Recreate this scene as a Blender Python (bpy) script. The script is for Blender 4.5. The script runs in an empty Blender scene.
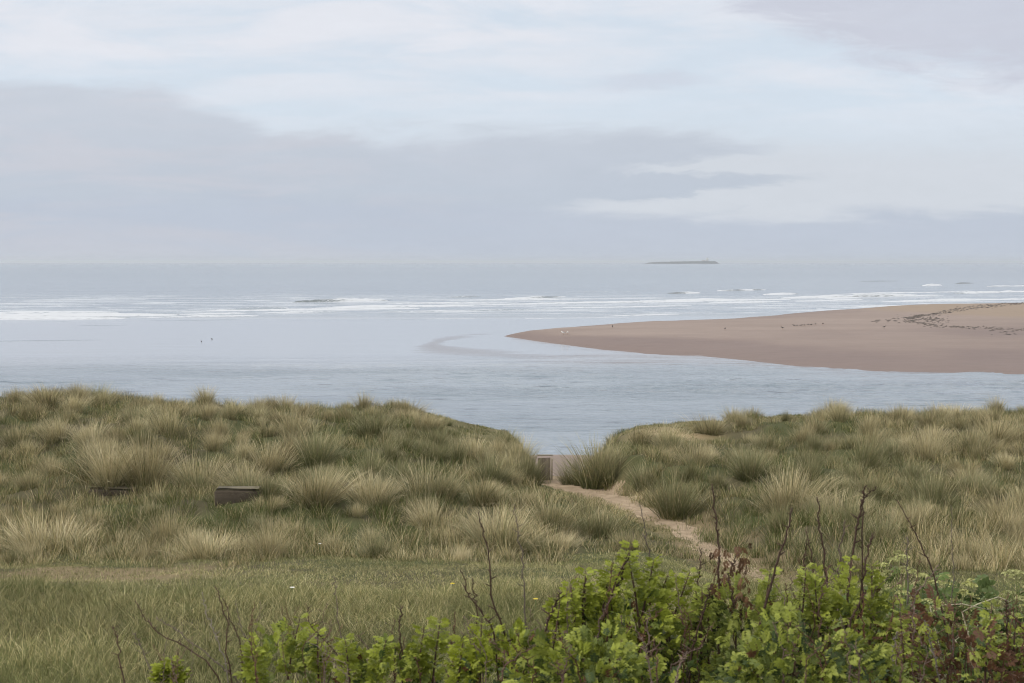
import bpy, math, random
import numpy as np
from mathutils import Vector

SC = bpy.context.scene
COL = SC.collection
rng = np.random.default_rng(7)
random.seed(7)
R = math.radians

# ------------------------------------------------------------------ camera numbers
F = 1280.0
PITCH = math.atan(79.0 / F)
CP, SP = math.cos(PITCH), math.sin(PITCH)
EYE = 8.0


def at(px, py, d):
    """world point at forward distance d seen at picture position px,py"""
    u = (px - 512.0) / F
    v = (py - 341.5) / F
    dy = CP - v * SP
    dz = -SP - v * CP
    t = d / dy
    return np.array([u * t, d, EYE + dz * t])


def on_water(px, py, z=0.0):
    v = (py - 341.5) / F
    dy = CP - v * SP
    dz = -SP - v * CP
    t = (z - EYE) / dz
    return np.array([(px - 512.0) / F * t, dy * t, z])


def lin(r, g, b):
    f = lambda c: (c / 255 / 12.92) if c / 255 <= 0.04045 else ((c / 255 + 0.055) / 1.055) ** 2.4
    return (f(r), f(g), f(b))


# ------------------------------------------------------------------ noise in numpy
_perm = np.random.default_rng(3).random((256, 256))


def vnoise(x, y):
    xi = np.floor(x).astype(int)
    yi = np.floor(y).astype(int)
    fx = x - xi
    fy = y - yi
    fx = fx * fx * (3 - 2 * fx)
    fy = fy * fy * (3 - 2 * fy)
    g = lambda a, b: _perm[a % 256, b % 256]
    return (g(xi, yi) * (1 - fx) + g(xi + 1, yi) * fx) * (1 - fy) + (g(xi, yi + 1) * (1 - fx) + g(xi + 1, yi + 1) * fx) * fy


def fbm(x, y, o=4):
    x = np.asarray(x, float)
    y = np.asarray(y, float)
    s, a, tot = 0, 1.0, 0
    for i in range(o):
        s = s + a * vnoise(x * 2 ** i + 17.3 * i, y * 2 ** i + 9.1 * i)
        tot += a
        a *= 0.5
    return s / tot


def sstep(a, b, x):
    t = np.clip((x - a) / (b - a), 0, 1)
    return t * t * (3 - 2 * t)


# ------------------------------------------------------------------ mesh helpers
def build(name, verts, quads=None, tris=None, mat=None, parent=None, col=None, smooth=True):
    verts = np.asarray(verts, np.float32).reshape(-1, 3)
    loops, starts = [], []
    n = 0
    if quads is not None and len(quads):
        q = np.asarray(quads, np.int32).reshape(-1, 4)
        loops.append(q.ravel())
        starts.append(n + np.arange(len(q)) * 4)
        n += q.size
    if tris is not None and len(tris):
        t = np.asarray(tris, np.int32).reshape(-1, 3)
        loops.append(t.ravel())
        starts.append(n + np.arange(len(t)) * 3)
        n += t.size
    loops = np.concatenate(loops).astype(np.int32)
    starts = np.concatenate(starts).astype(np.int32)
    me = bpy.data.meshes.new(name)
    me.vertices.add(len(verts))
    me.vertices.foreach_set("co", verts.ravel())
    me.loops.add(len(loops))
    me.loops.foreach_set("vertex_index", loops)
    me.polygons.add(len(starts))
    me.polygons.foreach_set("loop_start", starts)
    me.update(calc_edges=True)
    if smooth:
        me.polygons.foreach_set("use_smooth", np.ones(len(starts), bool))
    if col is not None:
        c = np.ones((len(verts), 4), np.float32)
        c[:, :3] = np.asarray(col, np.float32).reshape(-1, 3)
        a = me.color_attributes.new("col", "FLOAT_COLOR", "POINT")
        a.data.foreach_set("color", c.ravel())
    if mat is not None:
        me.materials.append(mat)
    o = bpy.data.objects.new(name, me)
    COL.objects.link(o)
    if parent is not None:
        o.parent = parent
    return o


def empty(name, loc):
    o = bpy.data.objects.new(name, None)
    COL.objects.link(o)
    o.location = tuple(float(c) for c in loc)
    return o


def tag(o, label=None, cat=None, group=None, kind=None):
    if label:
        o["label"] = label
    if cat:
        o["category"] = cat
    if group:
        o["group"] = group
    if kind:
        o["kind"] = kind
    return o


class Geo:
    """collects pieces of geometry for one mesh"""

    def __init__(self):
        self.v, self.q, self.t, self.c, self.n = [], [], [], [], 0

    def add(self, v, q=None, t=None, c=None):
        v = np.asarray(v, float).reshape(-1, 3)
        if q is not None and len(q):
            self.q.append(np.asarray(q).reshape(-1, 4) + self.n)
        if t is not None and len(t):
            self.t.append(np.asarray(t).reshape(-1, 3) + self.n)
        c = np.asarray(c if c is not None else (1, 1, 1), float)
        self.c.append(np.broadcast_to(c, (len(v), 3)))
        self.v.append(v)
        self.n += len(v)

    def make(self, name, mat, parent=None, smooth=True):
        return build(name, np.concatenate(self.v), np.concatenate(self.q) if self.q else None,
                     np.concatenate(self.t) if self.t else None, mat, parent, np.concatenate(self.c), smooth)


def tube(g, pts, radii, c=(1, 1, 1), n=6, cap=True):
    pts = np.asarray(pts, float)
    m = len(pts)
    radii = np.broadcast_to(np.asarray(radii, float), (m,))
    tan = np.gradient(pts, axis=0)
    tan /= np.linalg.norm(tan, axis=1)[:, None] + 1e-9
    ref = np.array([0.31, 0.95, 0.1]) if abs(tan[0] @ np.array([0.31, 0.95, 0.1])) < 0.85 else np.array([1.0, 0, 0])
    a = np.cross(tan, ref)
    a /= np.linalg.norm(a, axis=1)[:, None] + 1e-9
    b = np.cross(tan, a)
    ang = np.arange(n) / n * 2 * math.pi
    v = pts[:, None] + radii[:, None, None] * (np.cos(ang)[None, :, None] * a[:, None] + np.sin(ang)[None, :, None] * b[:, None])
    v = v.reshape(-1, 3)
    i = np.arange(m - 1)[:, None] * n
    j = np.arange(n)[None]
    j2 = (j + 1) % n
    q = np.stack([i + j, i + j2, i + n + j2, i + n + j], -1).reshape(-1, 4)
    t = None
    if cap:
        v = np.concatenate([v, pts[:1], pts[-1:]])
        k = np.arange(n)
        t = np.concatenate([np.stack([(k + 1) % n, k, np.full(n, m * n)], -1),
                            np.stack([(m - 1) * n + k, (m - 1) * n + (k + 1) % n, np.full(n, m * n + 1)], -1)])
    g.add(v, q, t, c)


def box(g, c0, half, col=(1, 1, 1), rz=0.0, bev=0.012, wob=0.0):
    """bevelled box, centre c0, half sizes"""
    hx, hy, hz = half
    b = min(bev, hx * .45, hy * .45, hz * .45)
    sec = [(-hz, b), (-hz + b, 0), (hz - b, 0), (hz, b)]
    rings = []
    for z, ins in sec:
        x, y = hx - ins, hy - ins
        k = b * .7
        rings.append([(-x + k, -y, z), (x - k, -y, z), (x, -y + k, z), (x, y - k, z), (x - k, y, z), (-x + k, y, z), (-x, y - k, z), (-x, -y + k, z)])
    v = np.array(rings).reshape(-1, 3)
    if wob:
        v = v + np.random.default_rng(5).normal(0, wob, v.shape)
    q = []
    for r in range(3):
        for k in range(8):
            q.append((r * 8 + k, r * 8 + (k + 1) % 8, r * 8 + 8 + (k + 1) % 8, r * 8 + 8 + k))
    n = len(v)
    v = np.concatenate([v, [[0, 0, -hz], [0, 0, hz]]])
    t = []
    for k in range(8):
        t.append(((k + 1) % 8, k, n))
        t.append((24 + k, 24 + (k + 1) % 8, n + 1))
    cs, sn = math.cos(rz), math.sin(rz)
    v = np.stack([v[:, 0] * cs - v[:, 1] * sn, v[:, 0] * sn + v[:, 1] * cs, v[:, 2]], 1) + np.asarray(c0)
    g.add(v, q, t, col)


# ------------------------------------------------------------------ materials
def new_mat(name):
    m = bpy.data.materials.new(name)
    m.use_nodes = True
    nt = m.node_tree
    nt.nodes.clear()
    return m, nt


class N:
    def __init__(self, nt):
        self.nt = nt

    def __call__(self, typ, ins=None, **kw):
        n = self.nt.nodes.new(typ)
        for k, v in kw.items():
            setattr(n, k, v)
        for k, v in (ins or {}).items():
            s = n.inputs[k]
            if isinstance(v, bpy.types.NodeSocket):
                self.nt.links.new(v, s)
            else:
                s.default_value = v
        return n

    def math(self, op, a, b=0.0, c=0.0, clamp=False):
        n = self.nt.nodes.new("ShaderNodeMath")
        n.operation = op
        n.use_clamp = clamp
        for i, v in enumerate((a, b, c)):
            if isinstance(v, bpy.types.NodeSocket):
                self.nt.links.new(v, n.inputs[i])
            else:
                n.inputs[i].default_value = v
        return n.outputs[0]

    def step(self, x, a, b, lo=0.0, hi=1.0):
        n = self.nt.nodes.new("ShaderNodeMapRange")
        n.interpolation_type = "SMOOTHSTEP"
        for i, v in enumerate((x, a, b, lo, hi)):
            if isinstance(v, bpy.types.NodeSocket):
                self.nt.links.new(v, n.inputs[i])
            else:
                n.inputs[i].default_value = v
        return n.outputs[0]

    def mix(self, f, a, b):
        n = self.nt.nodes.new("ShaderNodeMix")
        n.data_type = "RGBA"
        for i, v in ((0, f), (6, a), (7, b)):
            if isinstance(v, bpy.types.NodeSocket):
                self.nt.links.new(v, n.inputs[i])
            else:
                n.inputs[i].default_value = (*v, 1.0) if isinstance(v, tuple) and len(v) == 3 else v
        return n.outputs[2]

    def noise(self, vec, scale, detail=4.0, rough=0.55, dist=0.0):
        n = self.nt.nodes.new("ShaderNodeTexNoise")
        self.nt.links.new(vec, n.inputs["Vector"])
        n.inputs["Scale"].default_value = scale
        n.inputs["Detail"].default_value = detail
        n.inputs["Roughness"].default_value = rough
        n.inputs["Distortion"].default_value = dist
        return n.outputs["Fac"]

    def scaled(self, vec, s):
        n = self.nt.nodes.new("ShaderNodeVectorMath")
        n.operation = "MULTIPLY"
        self.nt.links.new(vec, n.inputs[0])
        n.inputs[1].default_value = s
        return n.outputs[0]

    def out(self, surf):
        o = self.nt.nodes.new("ShaderNodeOutputMaterial")
        self.nt.links.new(surf, o.inputs["Surface"])


def veg_mat(name, translucent=0.3, vary=0.35, rough=0.6, spec=0.25):
    m, nt = new_mat(name)
    n = N(nt)
    a = n("ShaderNodeVertexColor", layer_name="col").outputs["Color"]
    oi = n("ShaderNodeObjectInfo").outputs["Random"]
    v = n.math("MULTIPLY_ADD", oi, vary, 1.0 - vary * .5)
    hue = n("ShaderNodeHueSaturation", {"Color": a, "Value": v, "Saturation": n.math("MULTIPLY_ADD", oi, -0.12, 1.06)}).outputs[0]
    p = n("ShaderNodeBsdfPrincipled", {"Base Color": hue, "Roughness": rough, "Specular IOR Level": spec})
    t = n("ShaderNodeBsdfTranslucent", {"Color": hue})
    mx = n("ShaderNodeMixShader", {0: translucent, 1: p.outputs[0], 2: t.outputs[0]})
    n.out(mx.outputs[0])
    return m


M_GRASS = veg_mat("marram_blades", 0.18, 0.42, 0.55)
M_TURF = veg_mat("turf_blades", 0.2, 0.0, 0.6)
M_LEAF = veg_mat("rose_leaves", 0.33, 0.10, 0.5, 0.22)
M_UMB = veg_mat("umbel_heads", 0.25, 0.10, 0.6)


def simple_vc(name, rough=0.7, bump=0.0, bscale=40.0, mottled=0.3):
    m, nt = new_mat(name)
    n = N(nt)
    a = n("ShaderNodeVertexColor", layer_name="col").outputs["Color"]
    co = n("ShaderNodeTexCoord").outputs["Object"]
    f = n.noise(co, bscale, 6.0, 0.65)
    c = n.mix(n.math("MULTIPLY_ADD", f, mottled * 2, 0.5 - mottled, clamp=True), n.mix(1.0, a, a), a)
    hv = n("ShaderNodeHueSaturation", {"Color": a, "Value": n.math("MULTIPLY_ADD", f, mottled * 2.4, 1.0 - mottled * 1.2)}).outputs[0]
    ins = {"Base Color": hv, "Roughness": rough, "Specular IOR Level": 0.3}
    if bump:
        ins["Normal"] = n("ShaderNodeBump", {"Height": f, "Strength": bump, "Distance": 0.03}).outputs[0]
    n.out(n("ShaderNodeBsdfPrincipled", ins).outputs[0])
    return m


M_BARK = simple_vc("cane_bark", 0.7, 0.4, 60)
M_WOOD = simple_vc("weathered_timber", 0.85, 0.6, 22, 0.45)
M_CONC = simple_vc("weathered_concrete", 0.9, 0.8, 14, 0.45)
M_BIRD = simple_vc("plumage", 0.8, 0.0, 20, 0.1)
M_ISLE = simple_vc("island_turf_and_rock", 0.9, 0.0, 0.05, 0.3)
M_WRACK = simple_vc("seaweed", 0.55, 0.0, 6, 0.4)


def ground_mat():
    m, nt = new_mat("dune_soil")
    n = N(nt)
    a = n("ShaderNodeVertexColor", layer_name="col").outputs["Color"]
    co = n("ShaderNodeTexCoord").outputs["Object"]
    f = n.noise(co, 1.6, 8.0, 0.7)
    f2 = n.noise(co, 28.0, 4.0, 0.7)
    v = n.math("ADD", n.math("MULTIPLY", f, 0.7), n.math("MULTIPLY", f2, 0.6))
    hv = n("ShaderNodeHueSaturation", {"Color": a, "Value": n.math("ADD", v, 0.35)}).outputs[0]
    b = n("ShaderNodeBump", {"Height": n.math("ADD", f, n.math("MULTIPLY", f2, 0.4)), "Strength": 0.7, "Distance": 0.05})
    n.out(n("ShaderNodeBsdfPrincipled", {"Base Color": hv, "Roughness": 0.95, "Specular IOR Level": 0.1, "Normal": b.outputs[0]}).outputs[0])
    return m


M_SOIL = ground_mat()


def path_mat():
    m, nt = new_mat("trodden_sand")
    n = N(nt)
    co = n("ShaderNodeTexCoord").outputs["Object"]
    f = n.noise(co, 2.2, 8.0, 0.7)
    f2 = n.noise(co, 6.0, 8.0, 0.7)
    c = n.mix(n.step(f, 0.35, 0.65), lin(150, 134, 113), lin(176, 158, 136))
    c = n.mix(n.step(f2, 0.52, 0.68, 0.0, 0.6), c, lin(106, 94, 70))
    b = n("ShaderNodeBump", {"Height": n.math("ADD", f2, n.math("MULTIPLY", f, 0.5)), "Strength": 0.9, "Distance": 0.10})
    n.out(n("ShaderNodeBsdfPrincipled", {"Base Color": c, "Roughness": 0.95, "Specular IOR Level": 0.1, "Normal": b.outputs[0]}).outputs[0])
    return m


M_PATH = path_mat()


def sand_mat():
    """damp beach sand; the colour attribute holds how dry it is in red and how wet in green"""
    m, nt = new_mat("beach_sand")
    n = N(nt)
    a = n("ShaderNodeVertexColor", layer_name="col").outputs["Color"]
    s = n("ShaderNodeSeparateColor", {"Color": a})
    co = n("ShaderNodeTexCoord").outputs["Object"]
    sc = n.scaled(co, (0.03, 0.12, 0.1))
    f = n.noise(sc, 1.0, 6.0, 0.6)
    g = n.noise(n.scaled(co, (0.5, 1.2, 1.0)), 1.0, 5.0, 0.6)
    base = n.mix(f, lin(114, 101, 95), lin(147, 134, 126))
    base = n.mix(s.outputs[0], base, lin(134, 120, 106))
    base = n.mix(n.math("MULTIPLY", s.outputs[1], 0.75), base, lin(100, 84, 79))
    base = n("ShaderNodeHueSaturation", {"Color": base, "Value": n.math("MULTIPLY_ADD", g, 0.3, 0.85)}).outputs[0]
    rough = n.math("SUBTRACT", 0.85, n.math("MULTIPLY", s.outputs[1], 0.25))
    b = n("ShaderNodeBump", {"Height": g, "Strength": 0.25, "Distance": 0.1})
    n.out(n("ShaderNodeBsdfPrincipled", {"Base Color": base, "Roughness": rough, "Specular IOR Level": 0.3, "Normal": b.outputs[0]}).outputs[0])
    return m


M_SAND = sand_mat()


def water_mat():
    m, nt = new_mat("estuary_water")
    n = N(nt)
    co = n("ShaderNodeTexCoord").outputs["Object"]
    sep = n("ShaderNodeSeparateXYZ", {0: co})
    x, y = sep.outputs[0], sep.outputs[1]
    w = n.noise(n.scaled(co, (0.02, 0.02, 0.02)), 1.0, 3.0)
    yy = n.math("ADD", y, n.math("MULTIPLY_ADD", w, 24.0, -12.0))
    calm = n.math("MULTIPLY", n.step(yy, 88, 112), n.step(yy, 176, 205, 1.0, 0.0))
    sea = n.step(yy, 180, 215)
    # channel ripples, patchy
    rip = n.noise(n.scaled(co, (0.55, 1.5, 1.0)), 1.0, 5.0, 0.6, 0.4)
    rip2 = n.noise(n.scaled(co, (0.10, 0.42, 1.0)), 1.0, 4.0, 0.6, 0.3)
    swell = n.noise(n.scaled(co, (0.018, 0.085, 1.0)), 1.0, 5.0, 0.62, 0.2)
    patch = n.step(n.noise(n.scaled(co, (0.03, 0.10, 1.0)), 1.0, 3.0, 0.6), 0.38, 0.66)
    chan = n.math("SUBTRACT", 1.0, n.math("MAXIMUM", calm, sea), clamp=True)
    h = n.math("MULTIPLY", n.math("ADD", n.math("MULTIPLY", rip, 0.55), n.math("MULTIPLY", rip2, 0.9)),
               n.math("MULTIPLY", chan, n.math("MULTIPLY_ADD", patch, 0.9, 0.35)))
    h = n.math("ADD", h, n.math("MULTIPLY", n.math("ADD", n.math("MULTIPLY", swell, 5.0), n.math("MULTIPLY", rip2, 0.8)), sea))
    h = n.math("ADD", h, n.math("MULTIPLY", rip2, n.math("MULTIPLY", calm, 0.05)))
    bump = n("ShaderNodeBump", {"Height": h, "Strength": 1.0, "Distance": 0.6})
    body = n.mix(calm, n.mix(sea, lin(122, 134, 145), lin(120, 133, 147)), lin(147, 154, 163))
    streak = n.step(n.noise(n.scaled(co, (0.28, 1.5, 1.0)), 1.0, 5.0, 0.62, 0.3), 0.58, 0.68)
    body = n.mix(n.math("MULTIPLY", streak, n.math("MULTIPLY", n.math("SUBTRACT", 1.0, calm), 0.75)), body, lin(66, 78, 90))  # shade of the ripple slopes put into the colour as dark flecks
    # broken foam left behind the breakers
    fo = n.noise(n.scaled(co, (0.05, 0.20, 1.0)), 1.0, 9.0, 0.78, 0.8)
    zone = n.math("MULTIPLY", n.step(y, 190, 205), n.step(y, 285, 345, 1.0, 0.0))
    fmask = n.math("MULTIPLY", n.step(fo, 0.47, 0.60), zone)
    body = n.mix(n.math("MULTIPLY", fmask, 0.9), body, lin(186, 192, 199))
    ro = n.math("ADD", n.math("MULTIPLY_ADD", calm, 0.02, 0.10), n.math("MULTIPLY", fmask, 0.4))
    ro = n.math("ADD", ro, n.step(y, 150, 900, 0.0, 0.12))
    p = n("ShaderNodeBsdfPrincipled", {"Base Color": body, "Roughness": ro, "IOR": 1.333, "Normal": bump.outputs[0]})
    n.out(p.outputs[0])
    return m


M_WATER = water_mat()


def breaker_mat():
    """red of the attribute: how much of the crest is white water"""
    m, nt = new_mat("breaking_water")
    n = N(nt)
    a = n("ShaderNodeVertexColor", layer_name="col").outputs["Color"]
    s = n("ShaderNodeSeparateColor", {"Color": a})
    co = n("ShaderNodeTexCoord").outputs["Object"]
    f = n.noise(n.scaled(co, (0.7, 1.6, 2.5)), 1.0, 8.0, 0.78, .4)
    k = n.step(n.math("ADD", s.outputs[0], n.math("MULTIPLY_ADD", f, 2.2, -1.1)), 0.15, 0.55)
    b = n("ShaderNodeBump", {"Height": f, "Strength": 0.6, "Distance": 0.2})
    c = n.mix(k, n.mix(s.outputs[1], lin(140, 152, 164), lin(70, 84, 88)), lin(190, 195, 201))
    n.out(n("ShaderNodeBsdfPrincipled", {"Base Color": c, "Roughness": n.math("MULTIPLY_ADD", k, 0.6, 0.12), "IOR": 1.333, "Normal": b.outputs[0]}).outputs[0])
    return m


M_BREAK = breaker_mat()

# ------------------------------------------------------------------ terrain height
PATH_PX = [(830, 622, 15.6), (795, 600, 17.2), (745, 568, 20.0), (692, 537, 23.9), (652, 515, 26.5), (622, 502, 28.2), (588, 491, 30.2), (560, 483, 32)]
PATH = np.array([at(*p) for p in PATH_PX])
PATH = np.concatenate([PATH, [[1.26, 33.2, 2.42], [1.36, 35, 2.1], [1.5, 38, 1.5], [1.65, 43, 0.75], [1.8, 48, 0.42], [2.0, 54, -0.05]]])
# finer
_t = np.arange(len(PATH))
_tt = np.linspace(0, len(PATH) - 1, 160)
PATHF = np.stack([np.interp(_tt, _t, PATH[:, k]) for k in range(3)], 1)
for _ in range(6):
    PATHF[1:-1] = (PATHF[:-2] + PATHF[2:] + 2 * PATHF[1:-1]) / 4


def path_dist(x, y):
    x = np.asarray(x, float)
    y = np.asarray(y, float)
    best = np.full(x.shape, 1e9)
    zz = np.zeros(x.shape)
    py_ = np.zeros(x.shape)
    for p in PATHF:
        d = np.hypot(x - p[0], y - p[1])
        m = d < best
        best = np.where(m, d, best)
        zz = np.where(m, p[2], zz)
        py_ = np.where(m, p[1], py_)
    path_dist.near = y - py_
    return best, zz


CREST_PX = [(-400, 392), (0, 399), (60, 397), (130, 401), (200, 408), (300, 411), (380, 409), (410, 410), (440, 417), (480, 429), (515, 437), (545, 446), (575, 446), (605, 442),
            (640, 429), (700, 424), (760, 421), (800, 418), (870, 416), (940, 418), (1024, 414), (1400, 408)]
CREST_U = np.array([(p[0] - 512) / F for p in CREST_PX])
CREST_Z = np.array([at(p[0], p[1], 38.0)[2] for p in CREST_PX])


def hraw(x, y):
    x = np.asarray(x, float)
    y = np.asarray(y, float)
    u = x / np.maximum(y, 6.0)
    zc = np.interp(u, CREST_U, CREST_Z)
    ds = [-20, 0, 4.5, 9, 13, 16, 19, 22, 25]
    zs = [6.6, 6.15, 5.45, 4.98, 4.56, 4.05, 3.52, 3.32, 3.28]
    z = np.interp(y, ds, zs)
    z = np.where(y > 25, 3.28 + (zc - 3.28) * sstep(25, 37.5, y), z)
    back = np.interp(y, [38.5, 42, 46, 52, 60], [0, -0.5, -2.4, -3.75, -4.8])
    z = np.where(y > 38.5, zc + back * (zc / 3.6), z)
    z = np.where(y > 52, np.minimum(z, 0.05 - (y - 52) * 0.1), z)
    dune = sstep(18.5, 22, y) * sstep(45, 38, y)
    bump = (fbm(x * 0.33, y * 0.33, 3) - 0.5) * .85 * dune * sstep(39.5, 34, y) + (fbm(x * 1.1 + 40, y * 1.1, 2) - 0.5) * 0.16 * dune
    soft = (fbm(x * 0.6 + 9, y * 0.6, 3) - 0.5) * 0.14
    return z + bump + soft


def height(x, y):
    x = np.asarray(x, float)
    y = np.asarray(y, float)
    z = hraw(x, y)
    d, zp = path_dist(x, y)
    wide = np.interp(y, [16, 22, 28, 31, 34, 40, 48], [1.7, 1.7, 1.5, 0.9, 0.9, 2.0, 6.0])
    wide = wide + 1.5 * sstep(0.15, -0.5, path_dist.near) * sstep(22.5, 25, y) * sstep(33.5, 31.5, y)
    w = sstep(wide, 0.40, d) * sstep(14.5, 17.5, y)
    return z * (1 - w) + zp * w


def hit(px, py):
    """ground point seen at a picture position"""
    ds = np.linspace(5, 60, 1100)
    pts = np.array([at(px, py, d) for d in ds])
    h = height(pts[:, 0], pts[:, 1])
    k = np.argmax(pts[:, 2] <= h)
    if pts[k, 2] > h[k]:
        return None
    return np.array([pts[k, 0], pts[k, 1], h[k]])


def hides_block(x, y, ztop):
    px, pt = project(x, y, ztop)
    a = (px > 216) & (px < 252) & (pt < 502) & (y < 24.6) & (y > 20)
    b = (px > 98) & (px < 116) & (pt < 494) & (y < 25.8) & (y > 20)
    return a | b


def pocket(x, y):
    """hollows between the clumps where only low green stuff grows"""
    return sstep(.50, .38, fbm(x * .85 + 11, y * .6 + 3, 4)) * (1 - .75 * sstep(24, 20.5, y))


def turf_zone(x, y):
    """close-cropped turf on the crests beside the gap"""
    u = x / y * F + 512
    a = sstep(395, 430, u) * sstep(535, 505, u) * sstep(33.0, 35.0, y)
    b = sstep(612, 632, u) * sstep(735, 715, u) * sstep(33.5, 35.5, y)
    c = sstep(755, 770, u) * sstep(820, 800, u) * sstep(36.5, 37.5, y)
    return np.maximum(np.maximum(a, b), c)


# ------------------------------------------------------------------ terrain mesh, split into ground, path and beach
xs = np.concatenate([-np.geomspace(420, 24.3, 26), np.arange(-24, 0, 0.16), np.arange(0, 7, .07), np.arange(7, 24.01, 0.16), np.geomspace(24.3, 420, 26)])
ys = np.concatenate([np.linspace(-20, 7.5, 30), np.arange(7.8, 16, 0.16), np.arange(16, 34, .07), np.arange(34, 41.0, 0.16), np.linspace(41.3, 66, 46)])
X, Y = np.meshgrid(xs, ys)
Z = height(X, Y)
PD, _ = path_dist(X, Y)
nx, ny = len(xs), len(ys)
edge = 0.50 + (fbm(X * 1.5, Y * 1.5, 4) - 0.5) * 1.1
edge = edge * np.interp(Y, [15.5, 19, 20, 24, 28, 30, 33, 36], [0.0, 0.12, .32, .50, .72, 1.1, 1.4, 1.7])
is_path = (PD < edge) & (Y > 16) & (Y < 40)
is_beach = (Y > 39.9) & (Z < 1.15) | (Y > 44)
V = np.stack([X, Y, Z], -1).reshape(-1, 3)
ii = (np.arange(ny - 1)[:, None] * nx + np.arange(nx - 1)[None]).ravel()
Q = np.stack([ii, ii + 1, ii + nx + 1, ii + nx], 1)
cls = np.zeros(V.shape[0], int)
cls[is_beach.ravel()] = 2
cls[is_path.ravel()] = 1
fc = np.median(cls[Q], axis=1).astype(int)
fc = np.where((cls[Q] == 1).sum(1) >= 2, 1, np.where((cls[Q] == 2).sum(1) >= 2, 2, 0))
# soil colours
soil = np.array((0.085, 0.076, 0.044))
turf = np.array((0.070, 0.076, 0.034))
sandy = np.array(lin(176, 154, 124))
k1 = fbm(X * .5, Y * .5, 4).ravel()[:, None]
colr = soil * (1 - sstep(.4, .6, k1)) + turf * sstep(.4, .6, k1)
tzn = turf_zone(X, Y).ravel()[:, None]
colr = colr * (1 - tzn * .7) + np.array((.15, .135, .07)) * tzn * .7
worn = (sstep(2.2, 0.2, np.abs(Y - 17.2 - 0.05 * (X + 2) - 2.0 * (fbm(X * .4, Y * .4, 2) - .5))) * sstep(-2.5, -4.5, X) * sstep(0.42, 0.62, fbm(X * .9 + 5, Y * .9, 4))).ravel()[:, None]
colr = colr * (1 - worn * .55) + sandy * .7 * worn * .55
near_path = (sstep(0.95, 0.5, PD + (fbm(X * 2, Y * 2, 3) - .5) * .8) * sstep(15.5, 18, Y)).ravel()[:, None]
colr = colr * (1 - near_path * .3) + sandy * near_path * .3
b1 = np.array(hit(672, 434)[:2])
bare = np.exp(-(((X - b1[0]) / 0.9) ** 2 + ((Y - b1[1]) / 0.9) ** 2)).ravel()[:, None]
colr = colr * (1 - bare * .9) + sandy * bare * .9


def submesh(name, which, mat, col=None):
    q = Q[fc == which]
    used, inv = np.unique(q, return_inverse=True)
    return build(name, V[used], inv.reshape(-1, 4), None, mat, None, col[used] if col is not None else None)


tag(submesh("ground", 0, M_SOIL, colr), kind="structure")
tag(submesh("path", 1, M_PATH), kind="structure")
wetk = (sstep(1.0, 0.3, Z) * sstep(.35, .62, fbm(X * .12, Y * .9, 3) + .15)).ravel()
dryk = sstep(0.9, 1.6, Z).ravel()
tag(submesh("beach", 2, M_SAND, np.stack([dryk + .25, wetk * .45, wetk * 0], 1)), kind="structure")

# ------------------------------------------------------------------ water
wx = np.concatenate([-np.geomspace(60000, 30, 40), np.linspace(-28, 28, 15), np.geomspace(30, 60000, 40)])
wy = np.concatenate([np.linspace(44, 400, 60), np.geomspace(420, 60000, 40)])
WX, WY = np.meshgrid(wx, wy)
i2 = (np.arange(len(wy) - 1)[:, None] * len(wx) + np.arange(len(wx) - 1)[None]).ravel()
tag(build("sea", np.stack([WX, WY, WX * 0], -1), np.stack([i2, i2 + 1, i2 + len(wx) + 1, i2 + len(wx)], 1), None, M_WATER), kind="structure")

# the rippled tidal channel nearer the dunes
def channel():
    gx = np.arange(-52, 52.1, .32)
    gy = np.arange(50, 108, .125)
    CX, CY = np.meshgrid(gx, gy)
    warp = (fbm(CX * .08, CY * .08, 2) - .5) * 6
    r1 = 1 - np.abs(2 * fbm(CX * .22 + warp * .2, CY * .85 + warp, 4) - 1)
    r2 = fbm(CX * .8, CY * 2.2, 2)
    patch = sstep(.34, .62, fbm(CX * .035 + 4, CY * .10 + 2, 3))
    env = sstep(107, 84, CY + (fbm(CX * .07, CY * .07, 3) - .5) * 10) * sstep(50, 53, CY) * sstep(52, 44, np.abs(CX))
    zz = (.17 * r1 ** 2 + .05 * r2) * (.25 + .75 * patch) * env - .035 * (1 - env) - .004
    i = (np.arange(len(gy) - 1)[:, None] * len(gx) + np.arange(len(gx) - 1)[None]).ravel()
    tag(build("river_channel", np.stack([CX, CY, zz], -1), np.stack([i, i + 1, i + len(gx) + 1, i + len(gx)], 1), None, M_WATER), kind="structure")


channel()

# ------------------------------------------------------------------ sand bar
FAR_PX = [(504, 336.2), (530, 331.5), (560, 328.6), (600, 326), (640, 323.5), (720, 319.5), (800, 314), (900, 308), (1024, 303), (1200, 300), (1500, 297)]
NEAR_PX = [(504, 336.2), (530, 340), (560, 344.5), (600, 350), (650, 355), (700, 356.5), (760, 362), (800, 365.3), (850, 369), (900, 371.3), (1024, 374), (1200, 376), (1500, 377)]


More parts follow.
